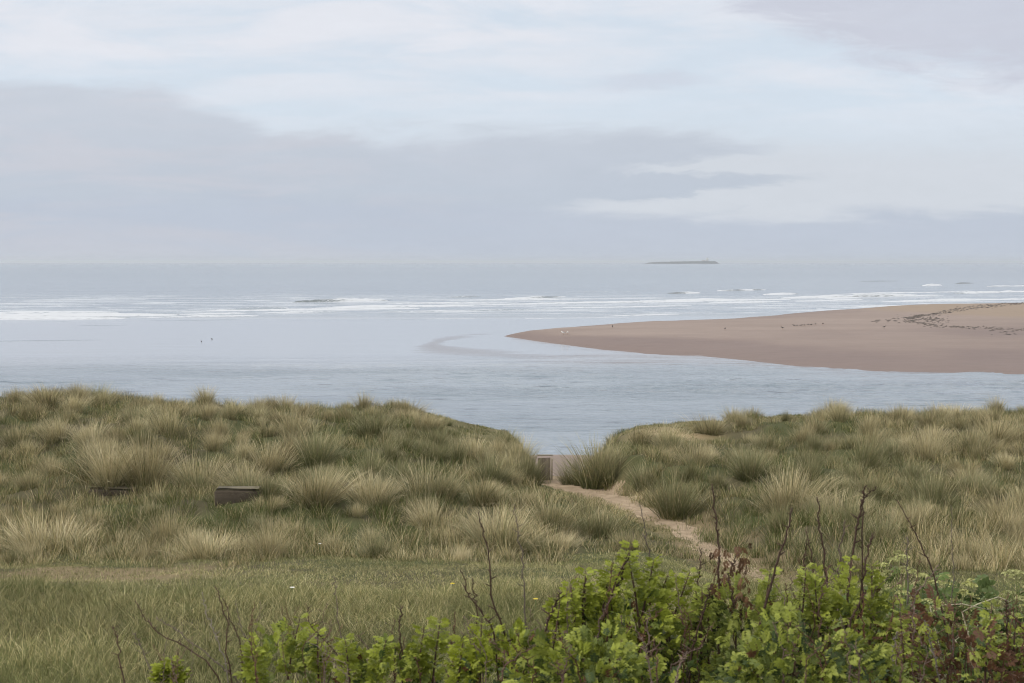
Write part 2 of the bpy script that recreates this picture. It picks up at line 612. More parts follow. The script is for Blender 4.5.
def sandbar():
    S, T = 320, 60
    g = np.linspace(0, 1, S) ** 1.5
    fx = np.array([p[0] for p in FAR_PX], float)
    fy = np.array([p[1] for p in FAR_PX], float)
    nxp = np.array([p[0] for p in NEAR_PX], float)
    nyp = np.array([p[1] for p in NEAR_PX], float)
    px = 504 + g * 996
    a = np.array([on_water(p, q) for p, q in zip(px, np.interp(px, nxp, nyp))])
    b = np.array([on_water(p, q) for p, q in zip(px, np.interp(px, fx, fy))])
    t = np.linspace(-0.06, 1.06, T)
    P = a[:, None] * (1 - t[None, :, None]) + b[:, None] * t[None, :, None]
    wig = (fbm(P[..., 0] * .06, P[..., 1] * .06, 4) - .5)
    width = np.linalg.norm(b - a, axis=1)[:, None]
    tt = np.clip(t[None], -1, 2)
    edge_d = np.minimum(tt, 1 - tt) * np.minimum(width, 60) + wig * np.minimum(width * .10, 4.0)
    edge_d = edge_d + (fbm(P[..., 0] * .35, P[..., 1] * .22 + 5, 4) - .5) * 1.1 * sstep(0, 8, width)
    z = np.where(edge_d < 0, edge_d * 0.05, 0.9 * (1 - np.exp(-np.maximum(edge_d, 0) / 9.0)))
    # the high dry back of the bar, far right
    c = on_water(1080, 313, .6)
    hump = np.exp(-(((P[..., 0] - c[0]) / 32) ** 2 + ((P[..., 1] - c[1]) / 40) ** 2) ** 1.6)
    z = z + hump * 0.7 + wig * .12 * (edge_d > 0)
    # shallow runnel
    P[..., 2] = z
    dry = sstep(0.3, 0.6, hump + wig * .4)
    wet = np.clip(sstep(4.0, 0.2, edge_d + wig * 5) + .55 * sstep(16, 5, edge_d + wig * 26), 0, 1)
    wet = np.clip(wet + .75 * sstep(.42, 0.0, tt + wig * .35) + .6 * sstep(.88, 1.0, tt + wig * .1), 0, 1) * (1 - .6 * dry)
    c = np.stack([dry, wet, wet * 0], -1)
    i = (np.arange(S - 1)[:, None] * T + np.arange(T - 1)[None]).ravel()
    q = np.stack([i, i + T, i + T + 1, i + 1], 1)
    tag(build("sandbar", P, q, None, M_SAND, None, c), kind="structure")
    return P


BAR = sandbar()


def bar_z(x, y):
    d = (BAR[..., 0] - x) ** 2 + (BAR[..., 1] - y) ** 2
    k = np.unravel_index(np.argmin(d), d.shape)
    return float(BAR[k][2])


# low shoals that only just break the surface
def shoal(pxs, half_px, rise, name="shoal"):
    pts = np.array([on_water(*p) for p in pxs])
    n_ = 120
    t = np.linspace(0, 1, n_) * (len(pts) - 1)
    c = np.stack([np.interp(t, np.arange(len(pts)), pts[:, k]) for k in range(3)], 1)
    for _ in range(8):
        c[1:-1] = (c[:-2] + c[2:] + 2 * c[1:-1]) / 4
    T = 24
    s = np.linspace(-1, 1, T)
    dep = half_px * c[:, 1] ** 2 / (EYE * F)
    env = np.sin(np.linspace(0.06, math.pi - .06, n_)) ** .6
    P = np.repeat(c[:, None], T, 1)
    P[..., 1] += s[None] * (dep * env)[:, None]
    nz = fbm(P[..., 0] * .25, P[..., 1] * .35, 5) - .5
    P[..., 2] = rise * ((1 - s[None] ** 2) * env[:, None] * 1.0 - 0.62) + nz * rise * 2.4 - 0.004
    i = (np.arange(n_ - 1)[:, None] * T + np.arange(T - 1)[None]).ravel()
    q = np.stack([i, i + T, i + T + 1, i + 1], 1)
    col = np.zeros((n_ * T, 3))
    col[:, 1] = 0.75
    tag(build(name, P, q, None, M_SAND, None, col), kind="structure")


shoal([(690, 364.3), (760, 364.6), (815, 366.4)], 1.2, 0.06)


def shallow_mat():
    """thin water over sand: the sand shows through where the attribute is high"""
    m, nt = new_mat("shallow_water_over_sand")
    n = N(nt)
    a = n("ShaderNodeVertexColor", layer_name="col").outputs["Color"]
    s = n("ShaderNodeSeparateColor", {"Color": a})
    co = n("ShaderNodeTexCoord").outputs["Object"]
    f = n.noise(n.scaled(co, (0.12, 0.35, 1.0)), 1.0, 6.0, 0.65, .3)
    k = n.math("MULTIPLY", s.outputs[0], n.step(n.math("ADD", f, n.math("MULTIPLY_ADD", s.outputs[0], .5, -.25)), .36, .68))
    p = n("ShaderNodeBsdfPrincipled", {"Base Color": (*lin(132, 118, 112), 1), "Roughness": .35, "IOR": 1.333, "Specular IOR Level": .35})
    t = n("ShaderNodeBsdfTransparent")
    n.out(n("ShaderNodeMixShader", {0: n.math("MULTIPLY", k, .22), 1: t.outputs[0], 2: p.outputs[0]}).outputs[0])
    return m


M_SHALLOW = shallow_mat()


def shallows(pxs, half_px):
    pts = np.array([on_water(*p) for p in pxs])
    n_, T = 140, 26
    t = np.linspace(0, 1, n_) * (len(pts) - 1)
    c = np.stack([np.interp(t, np.arange(len(pts)), pts[:, k]) for k in range(3)], 1)
    for _ in range(30):
        c[1:-1] = (c[:-2] + c[2:] + 2 * c[1:-1]) / 4
    s = np.linspace(-1, 1, T)
    hp = np.interp(np.linspace(0, 1, n_), np.linspace(0, 1, len(half_px)), half_px)
    dep = hp * c[:, 1] ** 2 / (EYE * F)
    tan = np.gradient(c, axis=0)
    nrm = np.stack([-tan[:, 1], tan[:, 0], tan[:, 0] * 0], 1)
    nrm /= np.linalg.norm(nrm, axis=1)[:, None]
    wid = dep * np.maximum(np.abs(nrm[:, 1]), .12)
    P = c[:, None] + s[None, :, None] * nrm[:, None] * wid[:, None, None]
    P[..., 2] = 0.004
    k = (1 - np.abs(s[None]) ** 1.6) * np.sin(np.linspace(.03, math.pi - .03, n_))[:, None] ** .7
    i = (np.arange(n_ - 1)[:, None] * T + np.arange(T - 1)[None]).ravel()
    tag(build("shallows", P, np.stack([i, i + T, i + T + 1, i + 1], 1), None, M_SHALLOW, None, np.stack([k, k, k], -1)), kind="structure")


shallows([(520, 330.5), (478, 334), (444, 339), (430, 345), (446, 350), (490, 354), (540, 357), (610, 361)], [1.5, 3.0, 7, 9.5, 7.5, 5, 3])
shallows([(540, 361.5), (620, 362.5), (700, 365), (760, 366)], [1.2, 1.8, 1.4])


# ------------------------------------------------------------------ breakers
def breaker(x0, y0, x1, y1, hgt, white, depth=4.0, seed=0, ragged=0.5):
    big = hgt > .45
    hgt *= 1.0 if big else .95
    a, b = on_water(x0, y0), on_water(x1, y1)
    L = np.linalg.norm(b - a)
    n_ = int(max(20, min(260, L / 0.5)))
    t = np.linspace(0, 1, n_)
    c = a[None] * (1 - t[:, None]) + b[None] * t[:, None]
    c[:, 1] += (fbm(t * L * .02 + seed * 3.7, t * 0 + seed, 3) - .5) * 8
    prof = np.array([(-1.0, -0.25), (-0.55, 0.05), (-0.35, 0.40), (-0.22, 0.78), (-0.05, 1.0), (0.12, 0.92), (0.4, 0.62), (0.8, 0.28), (1.4, 0.0), (1.9, -0.25)])
    wht = np.array([0.75, 0.65, 0.5, 0.7, 1.0, 0.8, 0.25, 0.05, 0, 0])
    env = np.sin(np.clip(t, 0.0, 1) * math.pi) ** 0.42
    hn = hgt * env * np.clip(3.2 * (fbm(t * L * .07 + seed * 5.1, t * 0 + seed * 1.3, 4) - .30), .6 if big else .04, 1.25)
    P = np.zeros((n_, len(prof), 3))
    P[..., 0] = c[:, None, 0]
    P[..., 1] = c[:, None, 1] + prof[None, :, 0] * depth * (0.4 + 0.6 * env[:, None])
    P[..., 2] = prof[None, :, 1] * hn[:, None] - 0.03 + (fbm(P[..., 0] * .8, prof[None, :, 0] * 3 + seed, 3) - .5) * hgt * .25
    wn = white if np.isscalar(white) else np.interp(t, np.linspace(0, 1, len(white)), white)
    wv = np.clip(wht[None] * 1.1 * (np.broadcast_to(wn, (n_,))[:, None]), 0, 1)
    i = (np.arange(n_ - 1)[:, None] * len(prof) + np.arange(len(prof) - 1)[None]).ravel()
    q = np.stack([i, i + len(prof), i + len(prof) + 1, i + 1], 1)
    col = np.stack([wv, wv * 0 + (1.0 if big else .25), wv * 0], -1)
    tag(build("breaking_wave", P, q, None, M_BREAK, None, col), kind="structure")


W = [
    (180, 311.5, 420, 308.8, .30, .9, 5), (330, 306.8, 540, 303.8, .30, .9, 5), (420, 300.8, 620, 298.6, .26, .8, 5), (640, 302.6, 860, 297.5, .32, .9, 5), (830, 294.5, 1000, 291.0, .36, [.6, .9, .5, .9], 5), (-40, 313.4, 120, 312.2, .24, .8, 4),
    (-60, 316.5, 178, 315.2, .80, 1.0, 6), (-60, 318.5, 130, 318.0, .48, .95, 6), (170, 314.2, 345, 311.0, .30, [.9, .7, .8, .3], 4), (120, 317, 260, 315.8, .22, .7, 4),
    (292, 302.5, 388, 301.0, 1.05, [0, .1, .35, .6, 1, 1, .5], 6), (218, 309.5, 290, 308.3, .36, [.8, .2, .1, .6], 4),
    (270, 308.5, 530, 304.8, .34, [.7, .95, .9, .8, .9, .7], 6), (380, 311.5, 560, 309, .26, [.3, .6, .3, .5], 4), (385, 303.6, 520, 302.0, .22, .7, 4),
    (504, 298.8, 566, 296.6, .56, [1, 1, .6, .1, .9], 6),
    (515, 304, 790, 299.0, .46, [.9, 1, .8, 1, .9, 1], 7), (560, 307.5, 700, 305, .26, .8, 4), (600, 301.5, 720, 298.8, .34, .75, 5),
    (668, 293.8, 702, 293.2, .75, [0, .2, 1, .9], 6), (718, 291.0, 768, 290.0, .60, [.9, .5, .1, 1, .2, 1], 6), (762, 294.6, 797, 293.8, .72, [.9, 1, 1, .3], 6),
    (700, 303.3, 860, 299.2, .34, .9, 5), (780, 298.2, 942, 295.0, .52, [.9, 1, .5, .9, 1], 6), (860, 302.5, 1100, 298.0, .34, .9, 5),
    (924, 286.0, 942, 285.4, .75, [.8, 1, 1], 6), (955, 283.6, 972, 283.2, .6, .0, 5), (955, 293.5, 1000, 292.2, .55, [.3, 1, .9, .6], 6), (1000, 292.0, 1100, 291.0, .6, 1.0, 6),
    (985, 286.4, 1010, 286.0, .5, .7, 5), (1005, 286.2, 1100, 285.5, .6, .9, 6), (860, 281.5, 900, 281.2, .5, .0, 6),
    (440, 298.2, 482, 297.0, .35, [.1, .4, .1], 3), (520, 293, 640, 291.5, .16, .15, 4), (0, 299, 70, 298, .18, .0, 4), (150, 309, 210, 308.4, .22, [.2, .5, .1], 3),
    (-20, 327.6, 130, 325.2, .10, .0, 2.2), (110, 321.0, 250, 319.0, .12, .0, 2.2), (-20, 322.2, 160, 320.6, .10, .0, 2.2), (-20, 340.2, 110, 338.8, .07, .0, 1.8),
    (230, 320.0, 520, 318.6, .07, .1, 2.0), (420, 319.2, 640, 316.5, .10, .5, 2.5), (600, 316.5, 760, 311.8, .14, .8, 3), (740, 311.0, 960, 303.8, .16, .85, 3),
]
for i, wv in enumerate(W):
    breaker(*wv[:6], depth=wv[6], seed=i + 1)

# ------------------------------------------------------------------ blades of grass
def blades(P, az, length, lean, bend, width, c0, c1, seg=3, roll=0.9):
    n_ = len(P)
    h = np.stack([np.cos(az), np.sin(az), az * 0], 1)
    s0 = np.stack([-np.sin(az), np.cos(az), az * 0], 1)
    ro = rng.uniform(-roll, roll, n_)
    pos = np.asarray(P, float).copy()
    rows, cols = [], []
    for k in range(seg + 1):
        t = k / seg
        th = lean + bend * t * t
        wdt = width * (1 - t) ** 0.6 * (0.75 + 0.25 * min(1, t * 4))
        nrm = np.cos(th)[:, None] * h - np.sin(th)[:, None] * np.array([0, 0, 1.0])
        side = np.cos(ro)[:, None] * s0 + np.sin(ro)[:, None] * nrm
        c = c0 * (1 - t) + c1 * t
        if k < seg:
            rows += [pos - side * (wdt * .5)[:, None], pos + side * (wdt * .5)[:, None]]
            cols += [c, c]
            thm = lean + bend * ((k + .5) / seg) ** 2
            pos = pos + (length / seg)[:, None] * (np.sin(thm)[:, None] * h + np.cos(thm)[:, None] * np.array([0, 0, 1.0]))
        else:
            rows.append(pos)
            cols.append(c)
    nv = 2 * seg + 1
    Vv = np.stack(rows, 1).reshape(-1, 3)
    Cc = np.stack(cols, 1).reshape(-1, 3)
    b = np.arange(n_)[:, None] * nv
    q = np.concatenate([np.stack([b[:, 0] + 2 * k, b[:, 0] + 2 * k + 1, b[:, 0] + 2 * k + 3, b[:, 0] + 2 * k + 2], 1) for k in range(seg - 1)])
    tr = np.stack([b[:, 0] + 2 * seg - 2, b[:, 0] + 2 * seg - 1, b[:, 0] + 2 * seg], 1)
    return Vv, q, tr, Cc


STRAW = np.array((0.57, 0.475, 0.262))
PALE = np.array((0.75, 0.655, 0.425))
GREEN = np.array((0.082, 0.112, 0.028))
GREY = np.array((0.240, 0.242, 0.105))
BROWN = np.array((0.165, 0.112, 0.065))
KINDS = {  # shares of straw, pale, green, grey-green, brown
    "straw": (.44, .36, .06, .10, .04),
    "mixed": (.34, .12, .20, .26, .08),
    "green": (.08, .02, .58, .28, .04),
    "brown": (.34, .08, .12, .16, .30),
}
PAL = np.stack([STRAW, PALE, GREEN, GREY, BROWN])


def pick_cols(n_, shares):
    k = rng.choice(5, n_, p=np.array(shares) / sum(shares))
    c = PAL[k] * rng.uniform(.75, 1.2, (n_, 1))
    return c


def tussock_mesh(kind, seed):
    """several crowded stools of blades of uneven height, wind-combed, with broken and dead blades"""
    n_ = 760
    nc = int(rng.integers(3, 7))
    ctr = np.clip(rng.normal(0, .13, (nc, 2)), -.24, .24)
    hgt_c = rng.uniform(.62, 1.1, nc)
    dir_c = rng.uniform(0, 2 * math.pi, nc)
    k = rng.integers(0, nc, n_)
    a = rng.uniform(0, 2 * math.pi, n_)
    r = .15 * np.sqrt(rng.random(n_))
    P = np.stack([ctr[k, 0] + r * np.cos(a), ctr[k, 1] + r * np.sin(a), r * 0 - 0.05], 1)
    outx = P[:, 0] + .07 * np.cos(a) + .05 * np.cos(dir_c[k])
    outy = P[:, 1] + .07 * np.sin(a) + .05 * np.sin(dir_c[k])
    az = np.arctan2(outy, outx) + rng.normal(0, .55, n_)
    rad = np.hypot(outx, outy)
    lean = np.clip(rad / .42 * .56 + rng.normal(0, .17, n_), 0, 1.05)
    bend = np.abs(rng.normal(.42, .3, n_)) * (.6 + rad / .4)
    L = rng.uniform(.55, 1.02, n_) * hgt_c[k]
    low = rng.random(n_) < .22
    L[low] *= rng.uniform(.35, .75, low.sum())
    bend[low] += rng.uniform(.2, 1.1, low.sum())
    tone = rng.uniform(.8, 1.15, nc)[k][:, None]
    c1 = pick_cols(n_, KINDS[kind]) * tone
    c0 = c1 * .30 + np.array((.048, .066, .018)) * .70  # green blade bases, with self-shade put into the colour for contrast
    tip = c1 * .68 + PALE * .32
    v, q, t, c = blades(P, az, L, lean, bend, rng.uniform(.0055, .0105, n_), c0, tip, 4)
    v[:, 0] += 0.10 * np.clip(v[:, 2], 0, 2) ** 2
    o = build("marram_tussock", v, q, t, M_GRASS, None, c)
    me = o.data
    bpy.data.objects.remove(o)
    return me


TM = {k: [tussock_mesh(k, i + 5 * j) for i in range(8)] for j, k in enumerate(KINDS)}


def place(mesh, p, s, sx=None):
    o = bpy.data.objects.new("marram_tussock", mesh)
    COL.objects.link(o)
    o.location = (float(p[0]), float(p[1]), float(p[2]))
    sx = s if sx is None else sx
    o.scale = (sx, sx, s)
    o.rotation_euler = (random.uniform(-.08, .08), random.uniform(-.08, .08), random.uniform(0, 6.28))
    return o


GRP = "marram grass tussocks on the dunes"
HAND = [  # px, base py, height px, width px, kind, label
    (590, 488, 52, 80, "green", "large dark green marram tussock right of the sandy gap, opposite the timber boards"),
    (640, 494, 42, 50, "green", "rounded green tussock just right of the big tussock at the gap, above the path bend"),
    (676, 517, 52, 66, "green", "broad deep green tussock on the outer bend of the sandy path"),
    (785, 516, 52, 66, "straw", "dome shaped pale straw tussock with dark centre standing out on the right dune"),
    (845, 520, 44, 60, "straw", "pale fanned tussock right of the dome shaped straw one, behind the forked cane"),
    (526, 484, 40, 34, "green", "dark green tussock spilling over the bank to the left of the timber boards"),
    (606, 480, 46, 50, "mixed", "rounded tussock behind the big green one right of the gap, merging into the right dune"),
    (578, 485, 36, 32, "green", "dark green tussock spreading left from the big one into the sandy gap"),
    (518, 468, 32, 34, "mixed", "grey green tussock on the tip of the left dune above the timber boards"),
    (533, 479, 36, 24, "green", "small dark green tussock pressed against the left side of the timber boards"),
    (612, 482, 40, 44, "green", "green tussock between the big one at the gap and the rounded one above the bend"),
    (488, 484, 34, 44, "green", "low dark green tussock second to the left from the timber boards"),
    (430, 500, 46, 60, "mixed", "broad grey green tussock in the middle of the left dune's slope near the gap"),
    (478, 505, 36, 52, "mixed", "tussock with bleached tips below the dark green ones, left of the gap"),
    (600, 538, 34, 52, "green", "green tussock on the inner bend of the path, at the edge of the lawn"),
    (552, 530, 36, 60, "mixed", "wide straw tipped tussock beside the inner bend of the path"),
    (500, 552, 50, 70, "mixed", "spreading tussock with drooping blades at the lawn edge, left of the path"),
    (455, 500, 38, 44, "green", "upright green tussock between two greyer ones on the left slope"),
    (316, 506, 42, 62, "straw", "rounded straw tussock just right of the larger concrete block"),
    (374, 508, 40, 56, "straw", "straw tussock with dark heart, second right of the larger concrete block"),
    (266, 512, 24, 30, "straw", "small straw tuft overlapping the right front corner of the larger concrete block"),
    (244, 492, 36, 52, "straw", "tall bleached tussock directly behind the larger concrete block"),
    (198, 488, 42, 54, "straw", "bleached upright tussock behind the left end of the larger concrete block"),
    (146, 490, 60, 64, "straw", "big fan of bleached blades between the two concrete blocks"),
    (110, 486, 50, 60, "straw", "pale tussock leaning over the low concrete block"),
    (50, 408, 26, 50, "brown", "dark brown clump on the skyline at the far left of the dune"),
    (830, 418, 20, 24, "brown", "small dark tuft leaning on the skyline of the right dune"),
    (786, 421, 12, 10, "green", "tiny lone tuft on the bare skyline of the right dune"),
    (742, 428, 20, 20, "brown", "narrow upright tuft at the end of the bare crest on the right dune"),
    (710, 434, 22, 36, "brown", "reddish brown tuft on the crest beside the bare sandy patch"),
    (640, 446, 26, 34, "brown", "dark tuft below the bare crest on the right, above the rounded green tussock"),
    (447, 425, 9, 14, "green", "small tuft on the bare turf edge halfway down the left crest"),
    (508, 446, 18, 36, "green", "green tuft where the left crest drops to the gap"),
    (955, 420, 18, 34, "brown", "brown clump rising highest at the right end of the skyline"),
    (232, 415, 18, 34, "mixed", "dark tipped clump on the left skyline above the concrete block"),
    (304, 417, 18, 30, "brown", "brown spiky clump on the left skyline where it starts to level"),
]
placed = []
for n_h, (px, py, hp, wp, kind, lab) in enumerate(HAND):
    p = hit(px, py)
    if p is None:
        p = at(px, py, 38.2)
        p[2] = float(height(p[:1], p[1:2])[0])
    hs = hp * p[1] / F / 0.84
    ws = wp * p[1] / F / 0.92
    o = place(TM[kind][n_h % 8], p, hs, ws)
    tag(o, lab, "grass tussock", GRP)
    placed.append((p[0], p[1], ws * .5))


def project(x, y, z):
    z = z - EYE
    f = y * CP - z * SP
    return 512 + F * x / f, 341.5 - F * (y * SP + z * CP) / f


def hides_path(x, y, z0, ztop):
    """true where grass standing here would cover the sandy path"""
    px, pt = project(x, y, ztop)
    _, pb = project(x, y, z0)
    kx = [536, 556, 590, 605, 622, 650, 690, 720, 745]
    lower = np.interp(px, kx, [485, 489, 495, 498, 508, 531, 548, 561, 572])
    upper = np.interp(px, kx, [479, 480, 485, 488, 495, 511, 526, 546, 560])
    dd_ = np.interp(px, kx, [32.3, 32.0, 30.2, 29.3, 28.2, 26.6, 23.9, 21.8, 20.0])
    return (px > 536) & (px < 745) & (y < dd_ - .25) & (pt < lower) & (pb > upper)


lawn_edge = lambda x: 19.0 - 2.6 * sstep(3.8, 5.8, np.asarray(x)) + 7.0 * (fbm(np.asarray(x) * .7, np.asarray(x) * 0 + 3, 4) - .5) + 1.0 * sstep(0.3, 1.6, np.asarray(x)) * sstep(5.0, 3.0, np.asarray(x))
tries = 0
blocks = [hit(238, 506), hit(110, 496)]
while len(placed) < 300 and tries < 60000:
    tries += 1
    d = 16.4 + 22.6 * random.random() ** 0.85
    u = random.uniform(-.415, .415)
    x, y = u * d, d
    if y < float(lawn_edge(x)) + random.uniform(-.5, .5):
        continue
    pd, _ = path_dist(np.array([x]), np.array([y]))
    if pd[0] < (.85 if y < 31 else 1.5):
        continue
    if float(turf_zone(np.array(x), np.array(y))) > .35:
        continue
    if float(pocket(np.array(x), np.array(y))) > .7 and random.random() < .7:
        continue
    if any(abs(x - b[0]) < .75 and -1.1 < y - b[1] < .5 for b in blocks):
        continue
    sp = random.choice([.5, .65, .8, .95, 1.15])
    if any((x - q[0]) ** 2 + (y - q[1]) ** 2 < (0.5 * sp + 0.72 * q[2]) ** 2 for q in placed):
        continue
    z = float(height(np.array([x]), np.array([y]))[0])
    side = "left" if u < .028 else "right"
    r = random.random()
    g = fbm(np.array([x * .3 + 30]), np.array([y * .3]), 3)[0]
    if y > 33:
        zone = "crest"
        kind = "brown" if r < .40 else "mixed" if r < .75 else "straw" if r < .88 else "green"
    elif y > 24:
        zone = "slope"
        kind = "green" if g > .545 else "straw" if r < .50 else "mixed" if r < .78 else "brown" if r < .88 else "green"
    else:
        zone = "foot"
        kind = "straw" if r < .68 else "mixed" if r < .9 else "green"
    if 18.5 < y < 23.5 and x > 3.2 and x < 6.0 and r < .75:
        kind = "green"
    s = (1.0 - .3 * float(sstep(1.8, 0, y - float(lawn_edge(x))))) * 1.16 * sp * random.uniform(.7, 1.05) * (random.choice([.6, .8, 1.1]) if zone == "crest" else .78 if zone == "foot" else .92)
    if zone == "crest":
        s = min(s, .72)
    word = {"straw": "straw coloured", "mixed": "grey green", "green": "fresh green", "brown": "brownish"}[kind]
    size = "small" if s < .62 else "large" if s > .9 else "middling"
    where = {"crest": f"along the {side} dune's crest against the water", "slope": f"on the slope of the {side} dune",
             "foot": f"in the dense belt at the foot of the {side} dune"}[zone]
    hx = np.array([x - .35 * s, x, x + .35 * s])
    if hides_block(hx, np.full(3, y), np.full(3, z + .7 * s)).any():
        continue
    if hides_path(hx, np.full(3, y), np.full(3, z), np.full(3, z + .72 * s)).any():
        continue
    o = place(random.choice(TM[kind]), (x, y, z - .03), s, s * random.uniform(.9, 1.3))
    tag(o, f"{size} {word} marram tussock {where}", "grass tussock", GRP)
    placed.append((x, y, sp * .5))


# loose grass between the tussocks: nobody could count it
def grass_cover(name, n_tuft, per, yr, umax, kindf, L, W_, spread, lean, bend, mat, keep):
    y = rng.uniform(*yr, n_tuft)
    x = rng.uniform(-1, 1, n_tuft) * umax * y
    k = keep(x, y)
    ok = rng.random(n_tuft) < k
    x, y = x[ok], y[ok]
    m = len(x)
    a = rng.uniform(0, 2 * math.pi, (m, per))
    r = spread * np.sqrt(rng.random((m, per))) * rng.uniform(.6, 1.3, (m, 1))
    bx = (x[:, None] + r * np.cos(a)).ravel()
    by = (y[:, None] + r * np.sin(a)).ravel()
    pd, _ = path_dist(bx, by)
    ok = pd > (0.44 + (fbm(bx * 1.5, by * 1.5, 4) - .5) * 1.5) * np.interp(by, [15.5, 19, 20, 24, 28, 30, 33, 36], [0, .05, .14, .28, .45, .75, 1.0, 1.6])
    ok = ok & ((pd > 1.15) | (by < 33.0))
    bz = height(bx, by) - .01
    sz = np.repeat(rng.uniform(.6, 1.25, m), per)
    shares = kindf(x, y)
    u = rng.random((m, per))
    idx = (u[..., None] > np.cumsum(shares, 1)[:, None, :]).sum(-1).clip(0, 4).ravel()
    tone = np.repeat(rng.uniform(.62, 1.2, m) * (.95 if name == 'meadow_grass' else 1.0 if name == 'lawn_grass' else .88), per)
    if name != 'dune_grass':
        tone = tone * np.repeat(.78 + .5 * sstep(.36, .62, fbm(x * .55 + 21, y * .9, 4)), per)
    c = PAL[idx] * tone[:, None] * rng.uniform(.8, 1.2, (m * per, 1))
    if name != 'dune_grass':
        c = c * .55 + np.array((.265, .258, .098)) * .45 * (c.mean(1) / c.mean(1).mean())[:, None] ** .3
    ln = rng.uniform(*L, m * per) * sz * (1.15 if name != 'dune_grass' else 1.0 + .3 * sstep(24, 20, by))
    if name == "dune_grass":
        tz = turf_zone(bx, by)
        ln = ln * (.32 + .68 * sstep(-1.0, 2.2, by - lawn_edge(bx)))
        ln = ln * (1 - .68 * tz) * (1 - .22 * pocket(bx, by))
    le = np.clip(r.ravel() / spread * lean + np.abs(rng.normal(0, .22, m * per)), 0, 1.3)
    be = np.abs(rng.normal(bend, bend * .6, m * per))
    az = (a + rng.normal(0, .7, (m, per))).ravel()
    ln = np.where(hides_path(bx, by, bz, bz + ln * .8) | hides_block(bx, by, bz + ln * .8), ln * .35, ln)
    ln = np.where(hides_path(bx, by, bz, bz + ln * .7), np.minimum(ln, .07), ln)
    stray = rng.random(len(bx)) < .05 * (by < 30) + .10 * sstep(23, 20, by)
    ln = np.where(stray & ~ok, np.minimum(ln, .10), ln)
    o_ = ok | stray
    P = np.stack([bx, by, bz], 1)[o_]
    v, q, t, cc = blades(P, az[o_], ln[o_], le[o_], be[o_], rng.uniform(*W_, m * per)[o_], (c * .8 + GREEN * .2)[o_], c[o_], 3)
    tag(build(name, v, q, t, mat, None, cc), kind="stuff")


def dune_kind(x, y):
    g = fbm(x * .35 + 30, y * .35, 3)[:, None]
    foot = sstep(24, 20, y)[:, None]
    gr = np.array([.12, .03, .50, .29, .06])[None]
    st = np.array([.42, .22, .13, .17, .06])[None]
    br = np.array([.33, .12, .20, .21, .14])[None]
    k = sstep(.47, .60, g) * (1 - foot * .7)
    base = st * foot + br * (1 - foot)
    near = (sstep(1.4, 3.0, x) * sstep(6.5, 5.0, x) * sstep(25, 22.5, y))[:, None] * .85
    k = np.maximum(k, pocket(x, y)[:, None] * .6)
    k = np.maximum(np.maximum(k, near), turf_zone(x, y)[:, None] * .75)
    return gr * k + base * (1 - k)


grass_cover("dune_grass", 9500, 46, (16.0, 40.5), .62, dune_kind, (.15, .42), (.0045, .0085), .17, .42, .45, M_TURF,
            lambda x, y: sstep(-1.5, .8, y - lawn_edge(x)) )


def lawn_kind(x, y):
    g = fbm(x * .5 + 8, y * .9, 3)[:, None]
    w = sstep(2.0, .2, np.abs(y - 16.7 - .1 * (x + 2) - 1.6 * (fbm(x * .5 + 7, y * .5, 3) - .5)))[:, None] * sstep(3, -1, x)[:, None] * .7
    a = np.array([.13, .03, .44, .36, .04])[None]
    b = np.array([.34, .11, .22, .27, .06])[None]
    k = np.clip(sstep(.42, .66, g) * .55 + w * .7, 0, 1)
    return b * k + a * (1 - k)


def lawn_keep(x, y):
    w = sstep(2.2, .2, np.abs(y - 17.2 - .05 * (x + 2) - 2.0 * (fbm(x * .4, y * .4, 2) - .5))) * sstep(-2.5, -4.5, x)
    return (1 - .35 * w * sstep(.42, .62, fbm(x * .9 + 5, y * .9, 4)))


grass_cover("lawn_grass", 26000, 12, (11.6, 20.2), .55, lawn_kind, (.025, .075), (.004, .007), .10, .9, .6, M_TURF, lawn_keep)


def long_kind(x, y):
    g = fbm(x * .6 + 60, y * .6, 3)[:, None]
    a = np.array([.08, .01, .60, .27, .04])[None]
    b = np.array([.26, .08, .36, .26, .04])[None]
    k = sstep(.40, .60, g)
    return b * k + a * (1 - k)


grass_cover("meadow_grass", 9500, 30, (6.5, 14.4), .60, long_kind, (.08, .24), (.003, .0048), .13, .6, .8, M_TURF,
            lambda x, y: sstep(14.0, 13.0, y + (fbm(x * .7, y * .7, 3) - .5) * 2) * sstep(3.6, 1.6, x - (y - 12) * .3))

# ------------------------------------------------------------------ timber boards in the gap
tp = hit(545.5, 480)
tz = float(tp[2])
top = at(545, 455.5, tp[1])[2]
hb = top - tz
r0 = empty("timber_revetment", (tp[0], tp[1], tz))
tag(r0, "weathered upright timber boards holding the left bank of the sandy gap", "timber wall")
px2m = tp[1] / F
for k in range(3):
    g = Geo()
    box(g, (-.145 + k * .105, -.02 + .006 * (k % 2), hb * .46 - .1), (.0505, .022, hb * .5 + .06 + .006 * (k % 3)), np.array(lin(112, 102, 90)) * (0.85 + .1 * (k % 3)), bev=.006)
    g.make("board", M_WOOD, r0, False)
g = Geo()
box(g, (.155, 0, hb * .45 - .1), (.028, .05, hb * .5 + .07), lin(150, 140, 126), bev=.012)
g.make("post", M_WOOD, r0, False)
g = Geo()
box(g, (-.01, -.005, hb + .012), (.195, .045, .010), lin(128, 119, 104), bev=.008)
g.make("capping_rail", M_WOOD, r0, False)


